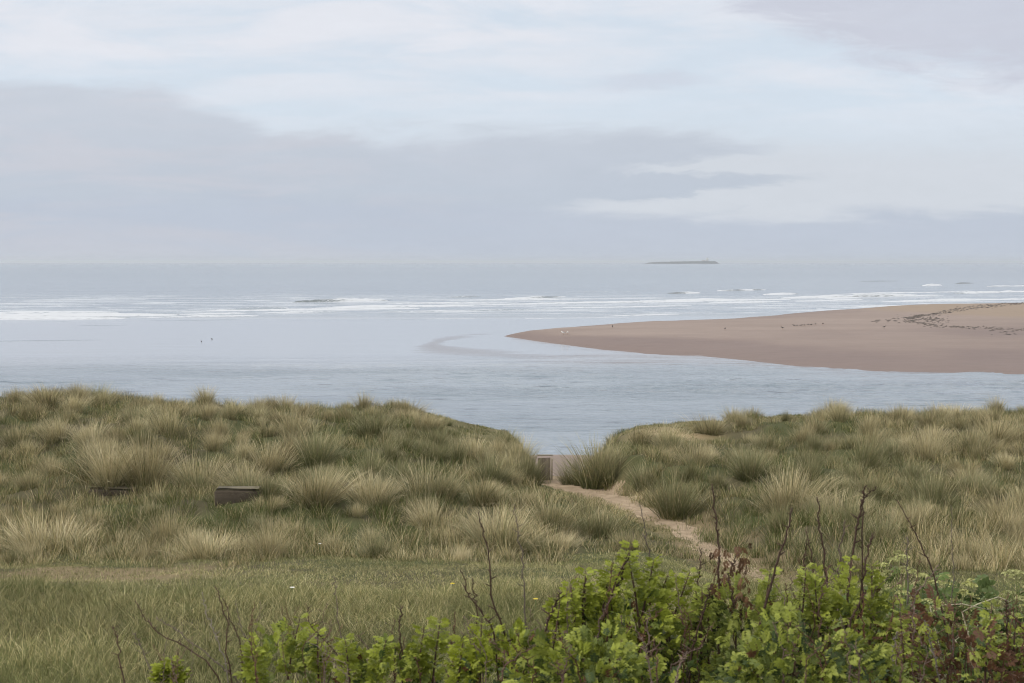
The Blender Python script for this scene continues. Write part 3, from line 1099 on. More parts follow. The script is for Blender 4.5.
# ------------------------------------------------------------------ concrete blocks
def concrete(px0, px1, ptop, pbase, label, rz, dz=0.0):
    c = hit((px0 + px1) / 2, pbase)
    w = (px1 - px0) * c[1] / F
    zt = at(0, ptop, c[1])[2]
    h = zt - c[2]
    r = empty("concrete_block", (c[0], c[1] + .17, c[2]))
    g = Geo()
    n_ = 9
    box(g, (0, 0, h / 2 - .15), (w / 2, .17, h / 2 + .15), lin(70, 63, 53), rz, .05, .018)
    g.make("block_body", M_CONC, r, False)
    g = Geo()
    box(g, (0, 0, h + .012), (w / 2 - .035, .15, .012), lin(104, 98, 82), rz, .010, .008)  # thin slab, paler than the block body
    g.make("pale_top", M_CONC, r, False)
    tag(r, label, "concrete block", "old concrete blocks sunk in the dune")


concrete(214, 261, 490, 503, "larger weathered concrete block with pale top and dark front, half sunk in the left dune", R(4))
concrete(88, 136, 489.5, 496, "low concrete slab edge almost hidden by bleached grass, further left on the dune", R(-2))


# ------------------------------------------------------------------ rose bushes
def leaf_template():
    """pinnate leaf, stalk along +x, about 0.11 long"""
    v, q = [], []
    prof = [(0, .10), (.22, .78), (.5, 1.0), (.78, .78), (1, .08)]

    def leaflet(base, dirx, L, Wd, droop):
        o = len(v)
        c, s = math.cos(dirx), math.sin(dirx)
        for t, w in prof:
            for e in (-1, 0, 1):
                lx = L * t
                ly = e * Wd * .5 * w
                lz = abs(e) * Wd * .16 * w - droop * t * t * L
                v.append((base[0] + lx * c - ly * s, base[1] + lx * s + ly * c, base[2] + lz))
        for a in range(4):
            for e in range(2):
                i = o + a * 3 + e
                q.append((i, i + 3, i + 4, i + 1))

    for k, t in enumerate((.030, .052, .074)):
        for sgn in (-1, 1):
            leaflet((t, sgn * .002, -.25 * t * t), sgn * 1.05, .036 + .003 * k, .025, .35)
    leaflet((.084, 0, -.002), 0, .042, .029, .35)
    o = len(v)
    v.extend([(0, -.0012, 0), (0, .0012, 0), (.085, -.0008, -.002), (.085, .0008, -.002)])
    q.append((o, o + 2, o + 3, o + 1))
    return np.array(v), np.array(q)


LV, LQ = leaf_template()


def leaves(P, out, scale, cols):
    """P positions, out outward directions, one leaf each"""
    n_ = len(P)
    ex = out / np.linalg.norm(out, axis=1)[:, None]
    up = np.tile(np.array([0, 0, 1.0]), (n_, 1)) + rng.normal(0, .75, (n_, 3))
    ey = np.cross(up, ex)
    ey /= np.linalg.norm(ey, axis=1)[:, None] + 1e-9
    ez = np.cross(ex, ey)
    T = LV[None] * scale[:, None, None]
    v = P[:, None] + T[..., 0:1] * ex[:, None] + T[..., 1:2] * ey[:, None] + T[..., 2:3] * ez[:, None]
    q = LQ[None] + (np.arange(n_) * len(LV))[:, None, None]
    c = np.repeat(cols[:, None], len(LV), 1) * rng.uniform(.9, 1.1, (n_, len(LV), 1))
    return v.reshape(-1, 3), q.reshape(-1, 4), c.reshape(-1, 3)


LIME = np.array((0.265, 0.305, 0.046))
MID = np.array((0.135, 0.170, 0.034))
DEEP = np.array((0.052, 0.080, 0.022))
RED = np.array((0.125, 0.060, 0.030))
OLIVE = np.array((0.17, 0.19, 0.055))
CANE = np.array((0.062, 0.036, 0.026))


def bush(px, d, hw, top, label, n_leaf=520, mixc=(.3, .5, .15, .05), shoots=(), canes=(), depth=.62, name="rose_bush", withered=0):
    n_leaf = int(n_leaf * 2.6)
    g0 = at(px, top, d)
    gx, gy = float(g0[0]), float(d)
    gz = float(height(np.array([gx]), np.array([gy]))[0])
    H = float(g0[2]) - gz
    rx = hw * d / F
    r = empty(name, (gx, gy, gz))
    tag(r, label, "bush", "rose bushes in the foreground")
    org = np.array([gx, gy, gz])
    a = rng.uniform(0, 2 * math.pi, n_leaf)
    cz = np.clip(rng.beta(2.4, 1.1, n_leaf), .02, 1)
    rr = np.sqrt(rng.uniform(.25, 1, n_leaf)) * np.sqrt(np.clip(1.06 - cz ** 2.4, .03, 1))
    lump = 1 + .30 * np.sin(a * 3 + px) * (1 - cz * .3)
    P = np.stack([rx * 1.15 * rr * np.cos(a) * lump, depth * rr * np.sin(a) * lump, H * cz * (.90 + .16 * fbm(a * 2 + px, cz * 4, 2))], 1)
    out = np.stack([np.cos(a) * rr, np.sin(a) * rr, rng.normal(.15, .35, n_leaf)], 1)
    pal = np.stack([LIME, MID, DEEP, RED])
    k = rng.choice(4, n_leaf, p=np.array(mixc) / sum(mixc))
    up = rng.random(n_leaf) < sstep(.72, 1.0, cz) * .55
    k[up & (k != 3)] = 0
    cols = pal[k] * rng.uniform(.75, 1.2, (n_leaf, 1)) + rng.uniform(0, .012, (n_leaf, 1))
    G = Geo()
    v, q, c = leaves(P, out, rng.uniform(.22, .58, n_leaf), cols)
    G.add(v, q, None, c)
    # leafy shoots that stand above the bush
    stems = []
    for (bx, by, tx, ty, dd) in shoots:
        p0, p1 = at(bx, by, dd) - org, at(tx, ty, dd) - org
        n_s = 40
        t = np.sort(rng.uniform(.25, 1.0, n_s))
        t[-3:] = 1.0
        pp = p0[None] * (1 - t[:, None]) + p1[None] * t[:, None]
        aa = np.arange(n_s) * 2.4
        oo = np.stack([np.cos(aa), np.sin(aa), np.full(n_s, .35)], 1)
        v, q, c = leaves(pp, oo, rng.uniform(.34, .58, n_s) * (1.1 - .35 * t), LIME[None] * rng.uniform(.8, 1.2, (n_s, 1)))
        G.add(v, q, None, c)
        stems.append((p0, p1))
    G.make("foliage", M_LEAF, r)
    for k in range(9):
        aa = rng.uniform(0, 6.28)
        e = np.array([rx * .9 * math.cos(aa), depth * .8 * math.sin(aa), H * rng.uniform(.7, .95)])
        b = np.array([rng.uniform(-.1, .1), rng.uniform(-.1, .1), -.05])
        m_ = (b + e) / 2 + np.array([0, 0, .12])
        g = Geo()
        tube(g, [b, b * .6 + m_ * .4 + [0, 0, .05], m_, m_ * .4 + e * .6, e], [.007, .006, .005, .004, .002], CANE * 1.2)
        g.make("stem", M_BARK, r)
    for p0, p1 in stems:
        g = Geo()
        base = p0 * .6
        base[2] = p0[2] * .3
        tube(g, [base, p0 * .98, (p0 + p1) / 2 + rng.normal(0, .006, 3), p1], [.006, .005, .0035, .0018], CANE * 1.5)
        g.make("stem", M_BARK, r)
    for k in range(26 if px > 900 else 15):
        x0 = px + rng.uniform(-.9, .9) * hw
        ty = top + rng.uniform(-34, 14)
        cane(r, org, [(x0, top + 60), (x0 + rng.normal(0, 8), (top + 40 + ty) / 2), (x0 + rng.normal(0, 16), ty)], d + rng.uniform(-.35, .4), rng.uniform(.0022, .004), rng.uniform(.9, 1.6), True, rng.choice([0, .15, .5]), red=.6 if px > 900 else .35)
    for cdef in canes:
        cane(r, org, *cdef)
    if withered:
        g = Geo()
        n_w = withered
        pw = np.array([at(rng.choice([719, 728, 741, 746]) + rng.normal(0, 3.5), rng.uniform(544, 612), d + rng.uniform(-.2, .2)) - org for _ in range(n_w)])
        ow = np.stack([rng.normal(0, .6, n_w), rng.normal(0, .6, n_w), np.full(n_w, -1.0)], 1)
        v, q, c = leaves(pw, ow, rng.uniform(.2, .42, n_w), np.array((.12, .066, .036))[None] * rng.uniform(.5, 1.6, (n_w, 1)))
        g.add(v, q, None, c)
        g.make("withered_leaves", M_LEAF, r)
    return r


def P_mid(pts):
    return sum(p[0] for p in pts) / len(pts)


def cane(r, org, pts, d, rad=.0045, tone=1.0, nodes=True, grey=0.0, red=0.0):
    rad *= 1.0
    if float(P_mid(pts)) < 345:
        rad, tone = rad * .68, tone * 1.5
    P = np.array([at(x, y, d) - org for x, y in pts])
    # run it on down into the ground
    low = P[0].copy()
    low[2] = -.05
    low[0] = P[0][0] - (P[1][0] - P[0][0]) * .6
    P = np.concatenate([[low], P])
    m_ = 26
    t = np.linspace(0, len(P) - 1, m_)
    C = np.stack([np.interp(t, np.arange(len(P)), P[:, k]) for k in range(3)], 1)
    for _ in range(2):
        C[1:-1] = (C[:-2] + C[2:] + 2 * C[1:-1]) / 4
    C[1:-1] += rng.normal(0, .0035, (m_ - 2, 3))
    rr = rad * (1 - .62 * np.linspace(0, 1, m_))
    g = Geo()
    c = (CANE * (1 - grey) + np.array((.22, .20, .18)) * grey) * tone
    c = c * (1 - red) + np.array((.13, .050, .030)) * red
    tube(g, C, rr, c, 6)
    if nodes:  # buds, thorns and side twigs
        for k in range(5, m_ - 1):
            for _ in range(2):
                f = rng.random()
                p = C[k] * (1 - f) + C[k + 1] * f if k + 1 < m_ else C[k]
                a = rng.uniform(0, 6.28)
                dr = np.array([math.cos(a), math.sin(a), .5])
                L = rng.uniform(.005, .014) if rng.random() < .85 else rng.uniform(.02, .04)
                tube(g, [p, p + dr * L * .5, p + dr * L], [rr[k] * .9, rr[k] * .7, rr[k] * .2], c * rng.uniform(.8, 1.5), 4)
    g.make("cane", M_BARK, r)


bush(172, 4.8, 18, 664, "tiny lime green rose sprig at the far left end of the hedge", 60, (.6, .35, .05, 0), shoots=[(176, 690, 172, 660, 4.8), (160, 690, 163, 668, 4.8)], depth=.2)
bush(284, 4.9, 54, 634, "small lime green rose bush with bare canes fanning out to its left", 300, (.55, .4, .05, 0),
     shoots=[(285, 690, 300, 618, 4.8), (258, 690, 250, 640, 4.7), (320, 690, 318, 632, 4.9)],
     canes=[([(124, 690), (117, 640), (113, 626)], 4.8, .0055), ([(157, 690), (141, 645), (133, 633)], 5.0, .004, 1.0, True, .3),
            ([(226, 680), (190, 648), (160, 635), (146, 620), (135, 601)], 5.0, .005), ([(243, 683), (215, 660), (176, 630), (156, 618)], 5.1, .005, 1.0, True, .3),
            ([(234, 683), (226, 655), (228, 622), (220, 600), (215, 586)], 4.9, .0055, .9), ([(228, 665), (217, 637), (206, 615), (202, 592)], 5.0, .004, 1.2, True, .6),
            ([(243, 655), (232, 620), (222, 598)], 5.05, .0045, .9), ([(255, 650), (240, 628), (236, 600)], 5.2, .003, 1, True, .4)])
bush(388, 4.7, 72, 652, "lime green rose bush with a leafy shoot, left of the dense middle of the hedge", 520, (.45, .42, .10, .03),
     shoots=[(372, 690, 386, 640, 4.6), (410, 690, 424, 628, 4.7), (350, 690, 345, 640, 4.6), (432, 690, 440, 622, 4.7)],
     canes=[([(345, 662), (311, 626), (306, 604)], 4.9, .0045), ([(339, 622), (336, 590), (334, 576)], 5.3, .0035, 1, True, .3), ([(402, 660), (398, 622), (403, 606)], 4.6, .004)])
bush(505, 4.6, 88, 638, "leafy mid green rose bush with thin knotty canes rising from the centre of the hedge", 620, (.36, .46, .14, .04),
     shoots=[(455, 690, 463, 640, 4.5), (545, 690, 560, 600, 4.5), (480, 690, 482, 618, 4.6)],
     canes=[([(512, 650), (495, 610), (489, 570), (486, 540), (478, 512)], 4.8, .0048), ([(527, 640), (524, 590), (523, 560), (516, 527), (514, 505)], 5.2, .0035, 1.1, True, .35),
            ([(497, 632), (472, 602), (460, 570)], 4.7, .0045), ([(476, 608), (474, 592), (472, 578)], 4.8, .003), ([(541, 640), (552, 610), (557, 600), (561, 592)], 4.5, .005, .9)])
bush(625, 4.8, 92, 596, "tallest lime topped rose bush, its young shoots standing against the lawn below the path", 800, (.42, .42, .13, .03),
     shoots=[(600, 620, 632, 546, 4.7), (582, 625, 586, 572, 4.75), (640, 620, 654, 560, 4.8), (560, 640, 556, 600, 4.6), (615, 630, 606, 580, 4.9), (668, 630, 690, 572, 4.9), (640, 620, 628, 556, 4.75), (650, 630, 668, 575, 4.85), (572, 640, 570, 585, 4.7), (600, 620, 614, 562, 4.8)],
     canes=[([(605, 610), (620, 578), (630, 552)], 4.7, .0055, .9), ([(655, 600), (650, 565), (646, 535), (640, 505)], 5.6, .004, 1, True, .3), ([(584, 618), (585, 590), (586, 578)], 4.75, .004),
            ([(694, 610), (699, 575), (702, 548)], 5.0, .0042)])
bush(742, 4.9, 92, 597, "dense rose bush with hanging red brown withered leaves and tall dark canes", 820, (.30, .48, .18, .04), withered=60,
     shoots=[(700, 640, 702, 588, 4.8), (760, 640, 770, 572, 4.9), (800, 640, 806, 568, 5.0)],
     canes=[([(718, 640), (719, 565), (716, 522), (712, 484)], 5.0, .0062), ([(752, 655), (768, 597), (780, 556), (792, 508)], 4.7, .0068, .9), ([(800, 590), (804, 560), (806, 540)], 5.1, .0042),
            ([(735, 610), (728, 575), (738, 555)], 4.9, .0045, 1.2), ([(690, 655), (705, 605), (712, 585)], 4.6, .005)])
bush(850, 5.1, 74, 587, "bright yellow green rose bush behind a cluster of forked dark canes", 640, (.55, .36, .06, .03),
     shoots=[(840, 640, 852, 560, 5.0), (870, 640, 872, 566, 5.1), (822, 640, 815, 580, 5.0)],
     canes=[([(828, 610), (824, 560), (820, 525), (817, 497)], 5.2, .0055), ([(836, 600), (840, 555), (845, 520)], 5.3, .005, 1.1, True, .2), ([(846, 590), (856, 530), (864, 498), (865, 486)], 5.1, .0058, .9),
            ([(862, 503), (867, 495), (876, 487)], 5.1, .0035, .9), ([(862, 590), (868, 550), (872, 535)], 5.0, .005), ([(815, 595), (812, 560), (806, 530)], 5.4, .0042, 1.2),
            ([(838, 660), (850, 620), (866, 590)], 4.7, .006)])
bush(955, 4.8, 100, 616, "sparse rose bush with many red brown leaves at the right end of the hedge", 560, (.24, .20, .04, .58),
     shoots=[(905, 690, 900, 612, 4.7), (985, 690, 992, 606, 4.8), (1010, 690, 1016, 618, 4.8)],
     canes=[([(948, 640), (934, 572), (916, 535), (897, 500)], 5.2, .0045, 1.1), ([(908, 620), (907, 570), (907, 536)], 5.4, .004, 1.1, True, .4), ([(952, 620), (953, 560), (951, 505)], 5.8, .003, 1, True, .4),
            ([(1005, 660), (1008, 615), (1005, 600)], 4.8, .005), ([(940, 680), (930, 640), (925, 620)], 4.6, .004, 1, True, .6), ([(895, 690), (892, 650), (897, 632)], 4.5, .004, 1, True, .7)])
bush(800, 4.2, 150, 640, "dark green rose growth in front of the bush with hanging withered leaves", 900, (.16, .52, .30, .02), depth=.45)
bush(590, 4.15, 130, 648, "deep green rose growth in front of the tallest lime topped bush", 760, (.18, .50, .30, .02), depth=.45)


# ------------------------------------------------------------------ yellow green umbel plants behind the right end of the hedge
def umbel(px, d, hw, top, label, n_head):
    g0 = at(px, top, d)
    gz = float(height(np.array([g0[0]]), np.array([d]))[0])
    H = g0[2] - gz
    r = empty("alexanders_plant", (g0[0], d, gz))
    tag(r, label, "plant", "yellow green umbel plants by the dune")
    rx = hw * d / F
    heads, leafs = Geo(), Geo()
    for k in range(n_head):
        a = rng.uniform(0, 6.28)
        q_ = math.sqrt(rng.random())
        c = np.array([rx * q_ * math.cos(a), .5 * q_ * math.sin(a), H * (1 - .35 * q_ ** 2) * rng.uniform(.78, 1.0)])
        rad = rng.uniform(.03, .055)
        m_ = 46
        aa = rng.uniform(0, 6.28, m_)
        ph = np.sqrt(rng.random(m_))
        pp = c + np.stack([rad * ph * np.cos(aa), rad * ph * np.sin(aa), rad * .55 * np.sqrt(1 - ph ** 2 * .95)], 1)
        s = .008
        rnd = rng.normal(0, 1, (m_, 2, 3))
        e1 = rnd[:, 0] / np.linalg.norm(rnd[:, 0], axis=1)[:, None] * s
        e2 = np.cross(e1, rnd[:, 1])
        e2 = e2 / np.linalg.norm(e2, axis=1)[:, None] * s
        v = np.stack([pp - e1, pp - e2, pp + e1, pp + e2], 1).reshape(-1, 3)
        col = np.array((.44, .45, .20)) * rng.uniform(.7, 1.2)
        heads.add(v, np.arange(m_ * 4).reshape(-1, 4), None, col)
        tube(leafs, [[c[0] * .5, c[1] * .5, 0], c * [.8, .8, .6], c], [.006, .004, .002], (.16, .19, .06), 5)
    n_l = 220
    a = rng.uniform(0, 6.28, n_l)
    q_ = np.sqrt(rng.random(n_l))
    cz = rng.beta(2, 1.2, n_l) * .9
    P = np.stack([rx * 1.1 * q_ * np.cos(a), .5 * q_ * np.sin(a), H * cz * (1 - .3 * q_ ** 2)], 1)
    v, q, c = leaves(P, np.stack([np.cos(a), np.sin(a), rng.normal(.2, .3, n_l)], 1), rng.uniform(.8, 1.3, n_l), np.array((.10, .14, .045))[None] * rng.uniform(.7, 1.4, (n_l, 1)))
    leafs.add(v, q, None, c)
    leafs.make("leaves", M_LEAF, r)
    heads.make("flower_heads", M_UMB, r)


umbel(905, 8.0, 50, 554, "yellow green umbel plant directly right of the forked dark canes", 42)
umbel(965, 8.4, 46, 572, "yellow green umbel plant behind the red brown rose bush", 34)
umbel(1018, 8.2, 44, 574, "yellow green umbel plant cut off by the right edge of the photo", 32)
dd = at(985, 640, 5.6)
dz_ = float(height(np.array([dd[0]]), np.array([5.6]))[0])
r = empty("dead_stalk", (dd[0], 5.6, dz_))
tag(r, "pale dead stalks curling over the red brown leaves at the right", "dead stalk")
for pts in ([(985, 690), (970, 640), (962, 612), (978, 604), (998, 597), (1008, 601), (1010, 611)], [(990, 690), (955, 640), (975, 628), (985, 617)], [(950, 690), (930, 606), (962, 604), (990, 610)]):
    g = Geo()
    tube(g, np.array([at(x, y, 5.6 + .03 * i) - np.array([dd[0], 5.6, dz_]) for i, (x, y) in enumerate(pts)]), [.003] * (len(pts) - 1) + [.0015], (.42, .39, .27), 5)
    g.make("stalk", M_BARK, r)

# a few small flowers in the grass
for px, py, colr_, lab in ((451, 603, (.62, .5, .05), "single yellow flower in the short lawn left of the knotty canes"),
                           (534, 620, (.62, .5, .05), "yellow flower at the edge of the lawn above the leafy hedge"),
                           (291, 607, (.8, .8, .76), "tiny white flower in the long grass above the lime green bush"),
                           (319, 556, (.8, .8, .76), "tiny white flower at the foot of the left dune")):
    p = hit(px, py)
    r = empty("wild_flower", p)
    tag(r, lab, "flower")
    g = Geo()
    tube(g, [(0, 0, 0), (.01, 0, .10), (.015, 0, .19)], [.003, .0025, .002], (.1, .16, .05), 5)
    g.make("flower_stem", M_UMB, r)
    g = Geo()
    for k in range(12):
        a = k / 12 * 6.283
        e = np.array([math.cos(a), math.sin(a), .25])
        s = np.array([-math.sin(a), math.cos(a), 0])
        c = np.array([.015, 0, .19])
        g.add([c - s * .003, c + e * .02 - s * .006, c + e * .028, c + e * .02 + s * .006, c + s * .003], [(0, 1, 3, 4)], [(1, 2, 3)], colr_)
    g.make("flower_head", M_UMB, r)


# ------------------------------------------------------------------ birds
def bird_mesh(kind):
    g = Geo()
    spine = [(-.235, .165, .004, .004), (-.20, .168, .02, .012), (-.13, .175, .05, .035), (-.05, .185, .078, .068), (.04, .195, .082, .078), (.10, .215, .062, .066), (.135, .25, .04, .045), (.155, .285, .034, .036),
             (.175, .305, .036, .036), (.20, .305, .028, .028), (.215, .30, .012, .012), (.245, .295, .008, .008), (.265, .288, .002, .002)]
    n_ = 10
    a = np.arange(n_) / n_ * 2 * math.pi
    V_, C_ = [], []
    for k, (x, z, w, h_) in enumerate(spine):
        for q in a:
            V_.append((x, w * math.cos(q), z + h_ * math.sin(q)))
            if kind == "gull":
                c = (.75, .75, .74)
                if 1 <= k <= 4 and math.sin(q) > .1:
                    c = (.32, .34, .37)
                if k <= 1:
                    c = (.05, .05, .05) if math.sin(q) > -.2 else c
                if k >= 11:
                    c = (.55, .38, .05)
            else:
                c = (.07, .065, .062)
                if math.sin(q) < -.35 and 1 <= k <= 4:
                    c = (.30, .29, .28)
                if k >= 11:
                    c = (.30, .10, .04)
            C_.append(c)
    i = (np.arange(len(spine) - 1)[:, None] * n_)
    j = np.arange(n_)[None]
    q = np.stack([i + j, i + (j + 1) % n_, i + n_ + (j + 1) % n_, i + n_ + j], -1).reshape(-1, 4)
    g.add(V_, q, None, np.array(C_))
    for s in (-1, 1):
        tube(g, [(.0, s * .03, .14), (-.01, s * .03, .07), (.0, s * .03, .003)], [.010, .006, .006], (.45, .25, .12), 5)
        g.add([(-.01, s * .03, .004), (.05, s * .03 - .025, .003), (.055, s * .03, .003), (.05, s * .03 + .025, .003)], [(0, 1, 2, 3)], None, (.45, .25, .12))
    return g.make("bird", M_BIRD)


def put_birds():
    pg = bird_mesh("gull")
    pg.name = "gull"
    pk = bird_mesh("dark")
    pk.name = "wading_bird"
    used = {"gull": False, "dark": False}

    def put(px, py, kind, lab, s, grp, water=False):
        proto = pg if kind == "gull" else pk
        o = proto if not used[kind] else proto.copy()
        if used[kind]:
            COL.objects.link(o)
        used[kind] = True
        zg = 0.0
        p = on_water(px, py, 0)
        if not water:
            for _ in range(3):
                p = on_water(px, py, zg)
                zg = bar_z(p[0], p[1])
        o.location = (p[0], p[1], zg - (.13 * s if water else 0))
        o.rotation_euler = (0, 0, random.uniform(0, 6.28))
        o.scale = (s, s, s)
        tag(o, lab, "bird", grp)

    put(563, 341, "gull", "white gull standing on the left of a close pair near the tip of the sandbar", 1.05, "birds on the sandbar")
    put(567.5, 341, "gull", "white gull standing on the right of a close pair near the tip of the sandbar", 1.1, "birds on the sandbar")
    for px, py in ((794, 326.6), (797, 327), (801, 326.6), (804.5, 326.4), (808, 326), (811, 326), (815.5, 325.3), (823, 325)):
        put(px, py, "dark", "dark wading bird in the loose row of eight resting on the middle of the sandbar", .85, "row of wading birds on the sandbar")
    for px, py, lab in ((782.5, 329.3, "dark bird apart from the row, just to its left and nearer"), (612.5, 328.6, "lone dark bird on the left half of the sandbar near its far edge"),
                        (725, 330.2, "lone dark bird between the sandbar's tip and the row of waders"), (884, 328.6, "dark bird between the row of waders and the seaweed line"),
                        ):
        put(px, py, "dark", lab, .9, "birds on the sandbar")
    put(201.5, 341.6, "dark", "dark bird floating on the calm shallows, the nearer left one of two", .6, "birds on the water", True)
    put(212, 339.2, "dark", "dark bird floating on the calm shallows, the farther right one of two", .55, "birds on the water", True)


put_birds()

# ------------------------------------------------------------------ seaweed line on the bar
g = Geo()


def wrack(pxs, n_, jit, s0, s1):
    pxs = np.array(pxs, float)
    for k in range(n_):
        t = random.random() * (len(pxs) - 1)
        px = np.interp(t, np.arange(len(pxs)), pxs[:, 0]) + random.gauss(0, jit * 3)
        py = np.interp(t, np.arange(len(pxs)), pxs[:, 1]) + random.gauss(0, jit)
        zg = .8
        for _ in range(2):
            p = on_water(px, py, zg)
            zg = bar_z(p[0], p[1])
        s = random.uniform(s0, s1)
        m_ = 7
        a = np.arange(m_) / m_ * 6.283
        rr = s * rng.uniform(.5, 1.2, m_)
        ring = np.stack([p[0] + rr * 1.6 * np.cos(a), p[1] + rr * np.sin(a), np.full(m_, zg - .03)], 1)
        v = np.concatenate([ring, [[p[0], p[1], zg + s * random.uniform(.25, .5)]]])
        g.add(v, None, np.stack([np.arange(m_), (np.arange(m_) + 1) % m_, np.full(m_, m_)], 1), np.array((.06, .048, .040)) * random.uniform(.7, 1.9))


wrack([(1060, 303.5), (1020, 305), (985, 307.2), (950, 310), (920, 315), (908, 319)], 620, .7, .07, .26)
wrack([(906, 320.5), (920, 323), (935, 326), (970, 327.6), (1000, 328.5), (1040, 331)], 330, .8, .06, .22)
wrack([(905, 318), (930, 318), (940, 321)], 190, 1.9, .07, .24)
wrack([(870, 322), (890, 321), (905, 319)], 22, .9, .12, .3)
wrack([(990, 331), (1020, 333)], 24, 1.5, .12, .3)
tag(g.make("seaweed", M_WRACK, None, False), kind="stuff")


# ------------------------------------------------------------------ island
def island():
    D = 8000.0
    x0, x1 = (644 - 512) / F * D, (719 - 512) / F * D
    cx, L = (x0 + x1) / 2, x1 - x0
    r = empty("island", (cx, D, 0))
    tag(r, "low flat island with a small lighthouse far out on the horizon", "island")
    A, B = 80, 14
    t = np.linspace(0, 1, A)
    env = np.sin(t * math.pi) ** .22
    s = np.linspace(-1, 1, B)
    P = np.zeros((A, B, 3))
    P[..., 0] = (t[:, None] - .5) * L
    P[..., 1] = s[None] * 70 * env[:, None]
    prof = (1 - np.abs(s) ** 3.5)
    P[..., 2] = -2 + (19 * prof[None] * np.interp(t, [0, .05, .15, .5, .85, .94, 1], [.05, .45, .72, .86, 1, .95, .1])[:, None]) + (fbm(P[..., 0] * .05, P[..., 1] * .05, 3) - .5) * 3
    c = np.where(P[..., 2:3] > 11, np.array((.075, .085, .085)), np.array((.09, .095, .10)))
    i = (np.arange(A - 1)[:, None] * B + np.arange(B - 1)[None]).ravel()
    build("island_land", P, np.stack([i, i + B, i + B + 1, i + 1], 1), None, M_ISLE, r, c)
    lx = (707 - 512) / F * D - cx
    lh = Geo()
    box(lh, (lx, 0, 24), (6, 6, 11), (.5, .5, .48), bev=.4)
    tw = lh.make("lighthouse", M_ISLE, r, False)
    g = Geo()
    tube(g, [(lx, 0, 34.5), (lx, 0, 38), (lx, 0, 40)], [3, 3, .6], (.25, .25, .26), 8)
    g.make("lantern", M_ISLE, tw, False)
    g = Geo()
    box(g, (lx - 22, 0, 19), (10, 6, 4), (.45, .44, .42), bev=.4)
    g.make("keepers_house", M_ISLE, r, False)


island()

# ------------------------------------------------------------------ haze
hz = Geo()
hm, nt = new_mat("sea_haze")
n = N(nt)
vol = n("ShaderNodeVolumePrincipled", {"Color": (0.85, 0.925, 1.0, 1.0), "Density": 8.5e-5, "Anisotropy": 0.2})
o_ = n("ShaderNodeOutputMaterial")
nt.links.new(vol.outputs[0], o_.inputs["Volume"])
x, y0, y1, z0, z1 = 62000.0, -120.0, 62000.0, -8.5, 46.0
hv = [(-x, y0, z0), (x, y0, z0), (x, y1, z0), (-x, y1, z0), (-x, y0, z1), (x, y0, z1), (x, y1, z1), (-x, y1, z1)]
hq = [(0, 3, 2, 1), (4, 5, 6, 7), (0, 1, 5, 4), (1, 2, 6, 5), (2, 3, 7, 6), (3, 0, 4, 7)]
tag(build("haze", hv, hq, None, hm, None, None, False), kind="stuff")

# ------------------------------------------------------------------ world sky with clouds
SUN_EL, SUN_AZ = R(49), R(-104)   # azimuth from +Y towards +X: high on the left
w = bpy.data.worlds.new("World")
SC.world = w
w.use_nodes = True
nt = w.node_tree
nt.nodes.clear()
n = N(nt)
sky = n("ShaderNodeTexSky", sky_type="NISHITA")
sky.sun_disc = False
sky.sun_elevation = SUN_EL
sky.sun_rotation = SUN_AZ
sky.air_density = 1.0
sky.dust_density = 2.0
dirv = n("ShaderNodeTexCoord").outputs["Generated"]
sep = n("ShaderNodeSeparateXYZ", {0: dirv})
dx, dy, dz = sep.outputs
yc = n.math("MAXIMUM", dy, 0.2)
A_ = n.math("DIVIDE", dx, yc)      # tangent of azimuth
E_ = n.math("DIVIDE", dz, yc)      # tangent of elevation
comb = n("ShaderNodeCombineXYZ", {0: A_, 1: E_, 2: 0.0}).outputs[0]
nz1 = n.noise(n.scaled(comb, (5.0, 22.0, 1.0)), 1.0, 8.0, 0.62, 0.5)
nz2 = n.noise(n.scaled(comb, (14.0, 62.0, 1.0)), 1.0, 8.0, 0.66, 0.8)
dist = n.math("ADD", n.math("MULTIPLY_ADD", nz1, 0.05, -0.025), n.math("MULTIPLY_ADD", nz2, 0.022, -0.011))
Ed = n.math("ADD", E_, dist)
Ad = n.math("ADD", A_, n.math("MULTIPLY_ADD", nz1, 0.12, -0.06))


def curve(inp, pts):
    c = nt.nodes.new("ShaderNodeFloatCurve")
    cm = c.mapping
    cu = cm.curves[0]
    cu.points[0].location = pts[0]
    cu.points[1].location = pts[-1]
    for p in pts[1:-1]:
        cu.points.new(*p)
    cm.extend = "HORIZONTAL"
    cm.update()
    nt.links.new(inp, c.inputs["Value"])
    return c.outputs[0]


Xn = n.math("MULTIPLY_ADD", A_, 1.25, 0.5)              # 0..1 across about the view
Yn = n.math("SUBTRACT", 1.0, n.math("DIVIDE", Ed, 0.205))  # 0 high .. 1 horizon
ypx = lambda y: y / 262.5
P_ = lambda pts: [(x / 1024, ypx(y)) for x, y in pts]
topA = curve(Xn, P_([(0, 76), (50, 74), (100, 77), (150, 84), (205, 98), (256, 116), (290, 128), (350, 132), (512, 128), (615, 130), (700, 134), (760, 139), (800, 150), (1024, 190)]))
botR = curve(Yn, [(0, .70), (ypx(130), .75), (ypx(143), .775), (ypx(156), .745), (ypx(164), .68), (ypx(171), .63), (ypx(178), .69), (ypx(187), .77), (ypx(194), .72), (ypx(200), .61), (ypx(206), .57), (1, .55)])
low = curve(Xn, P_([(0, 196), (300, 200), (560, 211), (650, 216), (770, 218), (820, 213), (870, 216), (1024, 214)]))
topT = curve(Xn, P_([(0, 0), (640, 0), (690, 2), (725, 16), (775, 44), (815, 60), (870, 72), (920, 82), (970, 92), (1024, 104)]))

